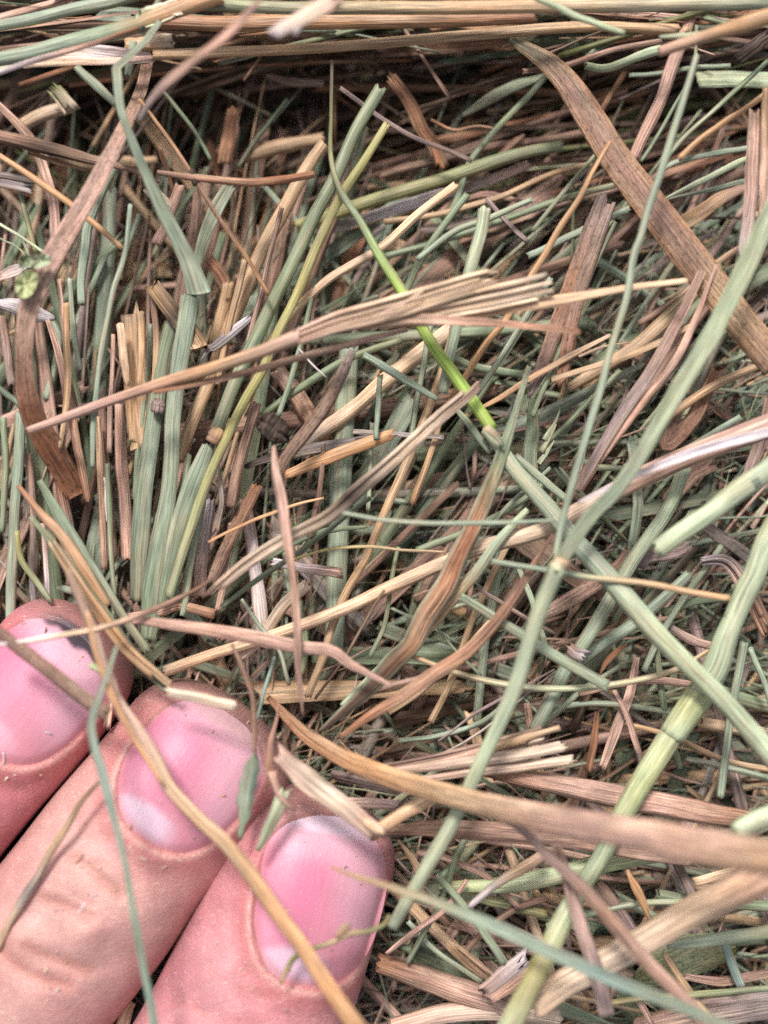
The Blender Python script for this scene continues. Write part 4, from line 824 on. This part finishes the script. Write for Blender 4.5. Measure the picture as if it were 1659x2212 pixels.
def build_hand():
    mb = MB(); NT = 300
    for key, fd in FING.items():
        _, _, Lmax = fline(fd, np.array([0.0])); R = fd['R']
        s1 = R * (1 - np.cos(np.linspace(0.02, math.pi / 2, 70))); s2 = np.arange(R + 3.5, 760, 3.5); s3 = np.linspace(770, Lmax, 30)
        s = np.concatenate([s1, s2, s3]); tau = np.clip(1 - s / R, 0, 1)
        cap = (1 - tau ** 2.5) ** (1 / 2.3); cap = np.maximum(cap, 0.02)
        c, t, _ = fline(fd, s); perp = np.stack([-t[:, 1], t[:, 0]], 1)
        th = np.linspace(0, 2 * math.pi, NT, endpoint=False)
        # more samples on the back
        th = th - 0.35 * np.sin(2 * th) * 0.0
        ct, st_ = np.cos(th), np.sin(th); e_ = 2 / 2.25
        ct = np.sign(ct) * np.abs(ct) ** e_; st_ = np.sign(st_) * np.abs(st_) ** e_
        hw = c[:, 3] * cap; hwcm = hw * K * (H - 0.8) / H
        hb = c[:, 3] * K * 0.80 * (cap ** 1.0)
        X = c[:, 0, None] + perp[:, 0, None] * hw[:, None] * ct; Y = c[:, 1, None] + perp[:, 1, None] * hw[:, None] * ct
        Z = c[:, 2, None] + hb[:, None] * st_[None, :]
        up = sst(st_ / 0.5)[None, :] * np.ones_like(Z)
        xr, yr = X.ravel(), Y.ravel(); dz = finger_disp(key, xr, yr, up.ravel())
        V = at(xr, yr, Z.ravel() + dz)
        C = finger_col(key, xr, yr)
        m = len(s); ii = np.arange(m - 1)[:, None] * NT; jj = np.arange(NT)[None, :]; j2 = (jj + 1) % NT
        F = np.stack([ii + jj, ii + j2, ii + NT + j2, ii + NT + jj], -1).reshape(-1, 4)
        # close both ends
        for e0 in (0, (m - 1) * NT):
            cen = V[e0:e0 + NT].mean(0); V = np.vstack([V, np.tile(cen, (NT, 1))]); C = np.vstack([C, C[e0:e0 + NT]])
            b0 = len(V) - NT; j = np.arange(NT); k2 = (j + 1) % NT
            f = np.stack([b0 + j, b0 + k2, e0 + k2, e0 + j], 1) if e0 == 0 else np.stack([e0 + j, e0 + k2, b0 + k2, b0 + j], 1)
            F = np.vstack([F, f])
        mb.add(V, F, C, V[:, :2] * 1000)
    # back of the hand, outside the frame, carrying the fingers
    n1, n2 = 40, 60; ph = np.linspace(0.01, math.pi - 0.01, n1); th = np.linspace(0, 2 * math.pi, n2, endpoint=False)
    Pp, Tt = np.meshgrid(ph, th, indexing='ij')
    d = np.stack([np.sin(Pp) * np.cos(Tt), np.sin(Pp) * np.sin(Tt), np.cos(Pp)], -1); d = np.sign(d) * np.abs(d) ** 0.75
    a = math.radians(-40); Rm = np.array([[math.cos(a), -math.sin(a), 0], [math.sin(a), math.cos(a), 0], [0, 0, 1]])
    V = (d * np.array([3.1, 2.6, 0.95]) * CM).reshape(-1, 3) @ Rm.T + at(np.float64(-620), np.float64(3080), np.float64(0.15))
    ii = np.arange(n1 - 1)[:, None] * n2; jj = np.arange(n2)[None, :]; j2 = (jj + 1) % n2
    F = np.stack([ii + jj, ii + n2 + jj, ii + n2 + j2, ii + j2], -1).reshape(-1, 4)
    mb.add(V, F, np.tile(lin((198,146,128)), (len(V), 1)), V[:, :2] * 1000)
    return mb
def skin_mat():
    m = bpy.data.materials.new('skin'); m.use_nodes = True; nt = m.node_tree; L = nt.links.new; b = nt.nodes['Principled BSDF']
    at_ = nd(nt, 'ShaderNodeAttribute', attribute_name='Col'); tc = nd(nt, 'ShaderNodeTexCoord')
    mp = nd(nt, 'ShaderNodeMapping'); mp.inputs['Scale'].default_value = (1000, 1000, 1000); L(tc.outputs['Object'], mp.inputs[0])
    n1 = nd(nt, 'ShaderNodeTexNoise'); n1.inputs['Scale'].default_value = 0.55; n1.inputs['Detail'].default_value = 4; L(mp.outputs[0], n1.inputs['Vector'])
    n2 = nd(nt, 'ShaderNodeTexNoise'); n2.inputs['Scale'].default_value = 5.0; n2.inputs['Detail'].default_value = 3; L(mp.outputs[0], n2.inputs['Vector'])
    # fine hairs and dust flecks lying along one direction
    mr = nd(nt, 'ShaderNodeMapping'); mr.inputs['Rotation'].default_value = (0, 0, math.radians(-52)); mr.inputs['Scale'].default_value = (0.9, 9.0, 1.0); L(mp.outputs[0], mr.inputs[0])
    n3 = nd(nt, 'ShaderNodeTexNoise'); n3.inputs['Scale'].default_value = 1.6; n3.inputs['Detail'].default_value = 2; L(mr.outputs[0], n3.inputs['Vector'])
    v = nd(nt, 'ShaderNodeTexVoronoi'); v.inputs['Scale'].default_value = 2.3; v.feature = 'DISTANCE_TO_EDGE'; L(mp.outputs[0], v.inputs['Vector'])
    r1 = nd(nt, 'ShaderNodeMapRange'); r1.inputs[1].default_value = .35; r1.inputs[2].default_value = .65; r1.inputs[3].default_value = .90; r1.inputs[4].default_value = 1.08; L(n1.outputs['Fac'], r1.inputs[0])
    r2 = nd(nt, 'ShaderNodeMapRange'); r2.inputs[1].default_value = .3; r2.inputs[2].default_value = .7; r2.inputs[3].default_value = .95; r2.inputs[4].default_value = 1.05; L(n2.outputs['Fac'], r2.inputs[0])
    mu = nd(nt, 'ShaderNodeMath', operation='MULTIPLY'); L(r1.outputs[0], mu.inputs[0]); L(r2.outputs[0], mu.inputs[1])
    vs = nd(nt, 'ShaderNodeVectorMath', operation='SCALE'); L(at_.outputs['Color'], vs.inputs[0]); L(mu.outputs[0], vs.inputs['Scale'])
    fl = nd(nt, 'ShaderNodeMapRange'); fl.inputs[1].default_value = .63; fl.inputs[2].default_value = .72; fl.inputs[3].default_value = 0; fl.inputs[4].default_value = .5; L(n3.outputs['Fac'], fl.inputs[0])
    mx = nd(nt, 'ShaderNodeMix', data_type='RGBA'); L(fl.outputs[0], mx.inputs[0]); L(vs.outputs[0], mx.inputs[6]); mx.inputs[7].default_value = (.85, .72, .66, 1)
    L(mx.outputs[2], b.inputs['Base Color'])
    b.inputs['Roughness'].default_value = 0.48; b.inputs['Specular IOR Level'].default_value = 0.4
    b.inputs['Subsurface Weight'].default_value = 0.22; b.inputs['Subsurface Radius'].default_value = (1.0, 0.35, 0.2); b.inputs['Subsurface Scale'].default_value = 0.0011
    add = nd(nt, 'ShaderNodeMath', operation='ADD'); L(n3.outputs['Fac'], add.inputs[0]); L(v.outputs['Distance'], add.inputs[1])
    add2 = nd(nt, 'ShaderNodeMath', operation='MULTIPLY_ADD'); L(n2.outputs['Fac'], add2.inputs[0]); add2.inputs[1].default_value = 0.8; L(add.outputs[0], add2.inputs[2])
    bp = nd(nt, 'ShaderNodeBump'); bp.inputs['Strength'].default_value = 0.6; bp.inputs['Distance'].default_value = 0.00010
    L(add2.outputs[0], bp.inputs['Height']); L(bp.outputs[0], b.inputs['Normal'])
    return m
def nail_mat():
    m = bpy.data.materials.new('nail_surface'); m.use_nodes = True; nt = m.node_tree; L = nt.links.new; b = nt.nodes['Principled BSDF']
    at_ = nd(nt, 'ShaderNodeAttribute', attribute_name='Col'); uv = nd(nt, 'ShaderNodeUVMap', uv_map='UVMap')
    mp = nd(nt, 'ShaderNodeMapping'); mp.inputs['Scale'].default_value = (3.0, 0.12, 1); L(uv.outputs[0], mp.inputs[0])
    n1 = nd(nt, 'ShaderNodeTexNoise'); n1.inputs['Scale'].default_value = 1.0; n1.inputs['Detail'].default_value = 3; L(mp.outputs[0], n1.inputs['Vector'])
    mf = nd(nt, 'ShaderNodeMapping'); mf.inputs['Scale'].default_value = (5.0, 1.2, 1); mf.inputs['Rotation'].default_value = (0, 0, 0.3); L(uv.outputs[0], mf.inputs[0])
    n2 = nd(nt, 'ShaderNodeTexNoise'); n2.inputs['Scale'].default_value = 1.4; n2.inputs['Detail'].default_value = 2; L(mf.outputs[0], n2.inputs['Vector'])
    r = nd(nt, 'ShaderNodeMapRange'); r.inputs[1].default_value = .3; r.inputs[2].default_value = .7; r.inputs[3].default_value = .96; r.inputs[4].default_value = 1.05; L(n1.outputs['Fac'], r.inputs[0])
    vs = nd(nt, 'ShaderNodeVectorMath', operation='SCALE'); L(at_.outputs['Color'], vs.inputs[0]); L(r.outputs[0], vs.inputs['Scale'])
    fl = nd(nt, 'ShaderNodeMapRange'); fl.inputs[1].default_value = .70; fl.inputs[2].default_value = .78; fl.inputs[3].default_value = 0; fl.inputs[4].default_value = .55; L(n2.outputs['Fac'], fl.inputs[0])
    mx = nd(nt, 'ShaderNodeMix', data_type='RGBA'); L(fl.outputs[0], mx.inputs[0]); L(vs.outputs[0], mx.inputs[6]); mx.inputs[7].default_value = (.88, .74, .76, 1)
    L(mx.outputs[2], b.inputs['Base Color']); b.inputs['Roughness'].default_value = 0.45; b.inputs['Specular IOR Level'].default_value = 0.5
    b.inputs['Subsurface Weight'].default_value = 0.25; b.inputs['Subsurface Radius'].default_value = (1.0, 0.4, 0.4); b.inputs['Subsurface Scale'].default_value = 0.0008
    bp = nd(nt, 'ShaderNodeBump'); bp.inputs['Strength'].default_value = 0.35; bp.inputs['Distance'].default_value = 0.00006
    L(n1.outputs['Fac'], bp.inputs['Height']); L(bp.outputs[0], b.inputs['Normal'])
    return m
hmb = build_hand(); horg = at(np.float64(300), np.float64(1900), np.float64(0.0))
hand = hmb.build('hand', skin_mat(), None, horg); hand.location = horg
tag(hand, 'bare hand reaching in with three fingertips resting on the hay', 'hand')
def nail(key, label, nm):
    fd = FING[key]; d = np.array(fd['nd']); d = d / np.linalg.norm(d); q_ = np.array([-d[1], d[0]])
    n1, n2 = 60, 120; r = np.linspace(0.004, 1.035, n1); th = np.linspace(0, 2 * math.pi, n2, endpoint=False)
    Rr, Tt = np.meshgrid(r, th, indexing='ij')
    ex = 2 / 2.5; p = np.sign(np.cos(Tt)) * np.abs(np.cos(Tt)) ** ex * Rr; q = np.sign(np.sin(Tt)) * np.abs(np.sin(Tt)) ** ex * Rr
    x = fd['nail'][0] + d[0] * p * fd['nl'] + q_[0] * q * fd['nw'] * (1 + .06 * p); y = fd['nail'][1] + d[1] * p * fd['nl'] + q_[1] * q * fd['nw'] * (1 + .06 * p)
    # height of the finger's back under each point
    s = np.linspace(0, 900, 900); c, t, _ = fline(fd, s); tau = np.clip(1 - s / fd['R'], 0, 1); cap = np.maximum((1 - tau ** 2.5) ** (1 / 2.3), .02)
    fx, fy = x.ravel(), y.ravel(); perp = np.stack([-t[:, 1], t[:, 0]], 1)
    al = np.abs((fx[:, None] - c[None, :, 0]) * t[None, :, 0] + (fy[:, None] - c[None, :, 1]) * t[None, :, 1])
    dist = al + 0.02 * np.hypot(fx[:, None] - c[None, :, 0], fy[:, None] - c[None, :, 1]); k = dist.argmin(1)
    qq = (fx - c[k, 0]) * perp[k, 0] + (fy - c[k, 1]) * perp[k, 1]
    hw = c[k, 3] * cap[k]; u = np.clip(np.abs(qq) / hw, 0, 0.94); hb = c[k, 3] * K * 0.8 * cap[k]
    z = c[k, 2] + hb * (1 - u ** 2.25) ** (1 / 2.25)
    pf, qf, rf = p.ravel(), q.ravel(), Rr.ravel()
    z = z - 0.004 - 0.020 * sst((rf - 0.86) / 0.18) + 0.008 * (1 - rf ** 2)
    V = at(fx, fy, z)
    base = lin((204,134,154)); deep = lin((196,106,138)); pale = lin((214,166,180)); lun = lin((214,186,202)); flesh = lin((202,138,146))
    C = np.tile(base, (len(V), 1))
    def mixc(C, c2, wgt): wgt = np.clip(wgt, 0, 1)[:, None]; return C * (1 - wgt) + c2 * wgt
    s_ = {'A': 1, 'B': 1, 'C': 1}[key]
    C = mixc(C, deep, 0.9 * np.exp(-(((pf - .15) / .6) ** 2 + ((qf + .28) / .36) ** 2)))
    C = mixc(C, pale, 0.75 * sst((qf + 0.35 * pf - 0.05) / 0.6) * sst((pf + .75) / .6))
    C = mixc(C, pale, 0.8 * sst((pf - .35) / .45))
    C = mixc(C, flesh, 0.55 * sst((-pf - .15) / .5) * sst((qf + .2) / .5))
    lw = sst((-(pf + 0.62) + 0.30 * (qf + .15) ** 2 * -1 + 0.12 - 0.0 * qf) / 0.16)
    lw = lw * {'A': 0.4, 'B': 0.95, 'C': 0.8}[key] * sst((0.55 - qf) / 0.5)
    C = mixc(C, lun, lw)
    rim = sst((rf - 0.86) / 0.14) * sst((0.75 - pf) / 0.4)
    C = mixc(C, lin((196,128,134)), 0.65 * rim)
    C = mixc(C, lin((196,108,140)), 0.45 * np.exp(-((qf + .75) / .22) ** 2) * sst((pf + .5) / .4) * sst((.7 - pf) / .4))
    edge = {'A': (52, 50, 58), 'B': (196, 160, 160), 'C': (222, 206, 220)}[key]
    C = mixc(C, lin(edge), (0.95 if key == 'A' else .7) * sst((pf - (.83 + .04 * np.sin(fx * .11) if key == 'A' else .74)) / (.07 if key == 'A' else .12)) * np.exp(-(qf / .75) ** 6))
    C = C * (1 + 0.04 * np.sin(fx * .05) * np.sin(fy * .04))[:, None]
    mb = MB(); ii = np.arange(n1 - 1)[:, None] * n2; jj = np.arange(n2)[None, :]; j2 = (jj + 1) % n2
    F = np.stack([ii + jj, ii + j2, ii + n2 + j2, ii + n2 + jj], -1).reshape(-1, 4)
    mb.add(V, F, np.clip(C * 0.90, 0.01, .95), np.stack([q.ravel() * fd['nw'] * K * 10, p.ravel() * fd['nl'] * K * 10], 1))
    o = mb.build('fingernail', nm, hand, horg); o['label'] = label
def back_height(fd, fx, fy):
    s = np.linspace(0, 900, 450); c, t, _ = fline(fd, s); tau = np.clip(1 - s / fd['R'], 0, 1); cap = np.maximum((1 - tau ** 2.5) ** (1 / 2.3), .02)
    k = np.hypot(fx - c[:, 0], fy - c[:, 1]).argmin(); qq = (fx - c[k, 0]) * -t[k, 1] + (fy - c[k, 1]) * t[k, 0]; hw = c[k, 3] * cap[k]
    u = abs(qq) / hw; return None if u > 0.85 or k < 12 else c[k, 2] + c[k, 3] * K * 0.8 * cap[k] * (1 - u ** 2.25) ** (1 / 2.25)
db_ = MB(); nput = 0
while nput < 170:
    key = 'ABC'[rng.integers(3)]; fd = FING[key]; s_ = rng.uniform(30, 750); c, t, _ = fline(fd, np.array([s_]))
    x = c[0, 0] - t[0, 1] * rng.uniform(-150, 150); y = c[0, 1] + t[0, 0] * rng.uniform(-150, 150); h0 = back_height(fd, x, y)
    if h0 is None: continue
    rho = float(nail_rho(fd, np.array([x]), np.array([y]))[0][0])
    if rho < 0.95 and rng.random() < 0.6: continue
    an = rng.normal(0.9, 0.5); L_ = rng.uniform(4, 15) if rng.random() < .85 else rng.uniform(15, 32); tt = np.linspace(-.5, .5, 5); bend = rng.normal(0, .2) * L_
    qx = x + np.cos(an) * tt * L_ + bend * tt * tt; qy = y - np.sin(an) * tt * L_ + bend * tt * tt; off = 0.004 if rho > .9 else -0.004
    path = at(qx, qy, np.full(5, h0 + off + 0.004) + 0.003 * tt)
    sweep(db_, path, np.full(5, rng.uniform(1.4, 3.4)) * K * CM, np.tile(P(rng.choice(['cr', 'wh', 'tn', 'br', 'wh'])), (5, 1)), 'b', 6, jag=(.6, .6), thick=.006); nput += 1
tag(db_.build('hay_dust', M['straw']), 'pale crumbs and hairs of hay stuck to the fingers', 'dust', kind='stuff')
NM = nail_mat()
nail('A', 'short pink fingernail with a dark arc of dirt under its edge', NM)
nail('B', 'short pink fingernail with a white half moon', NM)
nail('C', 'short pink fingernail with a pale right side', NM)

# ------------------------------------------------------------------ smaller single strands between the traced ones
CN = dict(sg='sage green', gg='green', dg='dark green', lg='pale green', yg='yellow green', ol='olive', tn='tan', st='pale straw coloured', pk='pinkish', br='brown',
          db='dark brown', rb='reddish brown', gy='grey', pu='purple grey')
used = set()
def short_strand(x, y, z):
    mb = MB(); kd, code, wpx, q, zz = rand_strand(mb, x, y, z, lmul=0.9, wmul=1.15)
    green = code in GREEN; name = 'grass_stalk' if green and kd == 't' else 'grass_leaf' if green else 'straw'
    mat = (M['blade'] if kd == 'b' else M['green']) if green else M['straw'] if code in STRAW else M['rough']
    org = origin_of(mb); o = mb.build(name, mat, None, org); o.location = org
    size = 'fine' if wpx < 9 else 'thin' if wpx < 14 else 'narrow' if wpx < 20 else 'broad'
    noun = {'grass_stalk': 'stem', 'grass_leaf': 'blade', 'straw': 'straw'}[name]
    cx, cy = q[len(q) // 2]; dsts = []
    for sh, pts, z0 in HEROES:
        pp = catmull(pts, 40)[:, :2] if len(pts) > 1 else pts
        v = pp - (cx, cy); dd = np.hypot(v[:, 0], v[:, 1]); i = dd.argmin(); dsts.append((dd[i], sh, v[i]))
    dsts.sort(key=lambda d: d[0]); lab = None
    for dd, sh, v in dsts[:8]:
        rel = ('left of' if v[0] > 0 else 'right of') if abs(v[0]) > abs(v[1]) else ('above' if v[1] > 0 else 'below')
        near = 'just ' if dd < 45 else ''
        t = f'{size} {CN[code]} {noun} {near}{rel} the {sh}'
        if t not in used and len(t.split()) <= 16: lab = t; break
    if lab is None: lab = f'{size} {CN[code]} {noun} between the {dsts[0][1]} and the {dsts[1][1]}'
    used.add(lab); tag(o, lab, noun if noun != 'straw' else 'straw', GRP[name])
cells = [(cx, cy) for cy in np.arange(60, 2212, 165) for cx in np.arange(60, 1659, 150)]
for cx, cy in cells:
    x, y = cx + rng.uniform(-60, 60), cy + rng.uniform(-60, 60)
    if y > 1330 and x < 250 + (y - 1330) * 0.75 + 60 and x < 880: continue
    short_strand(x, y, zbase(x, y) + rng.uniform(-1.4, 0.8))
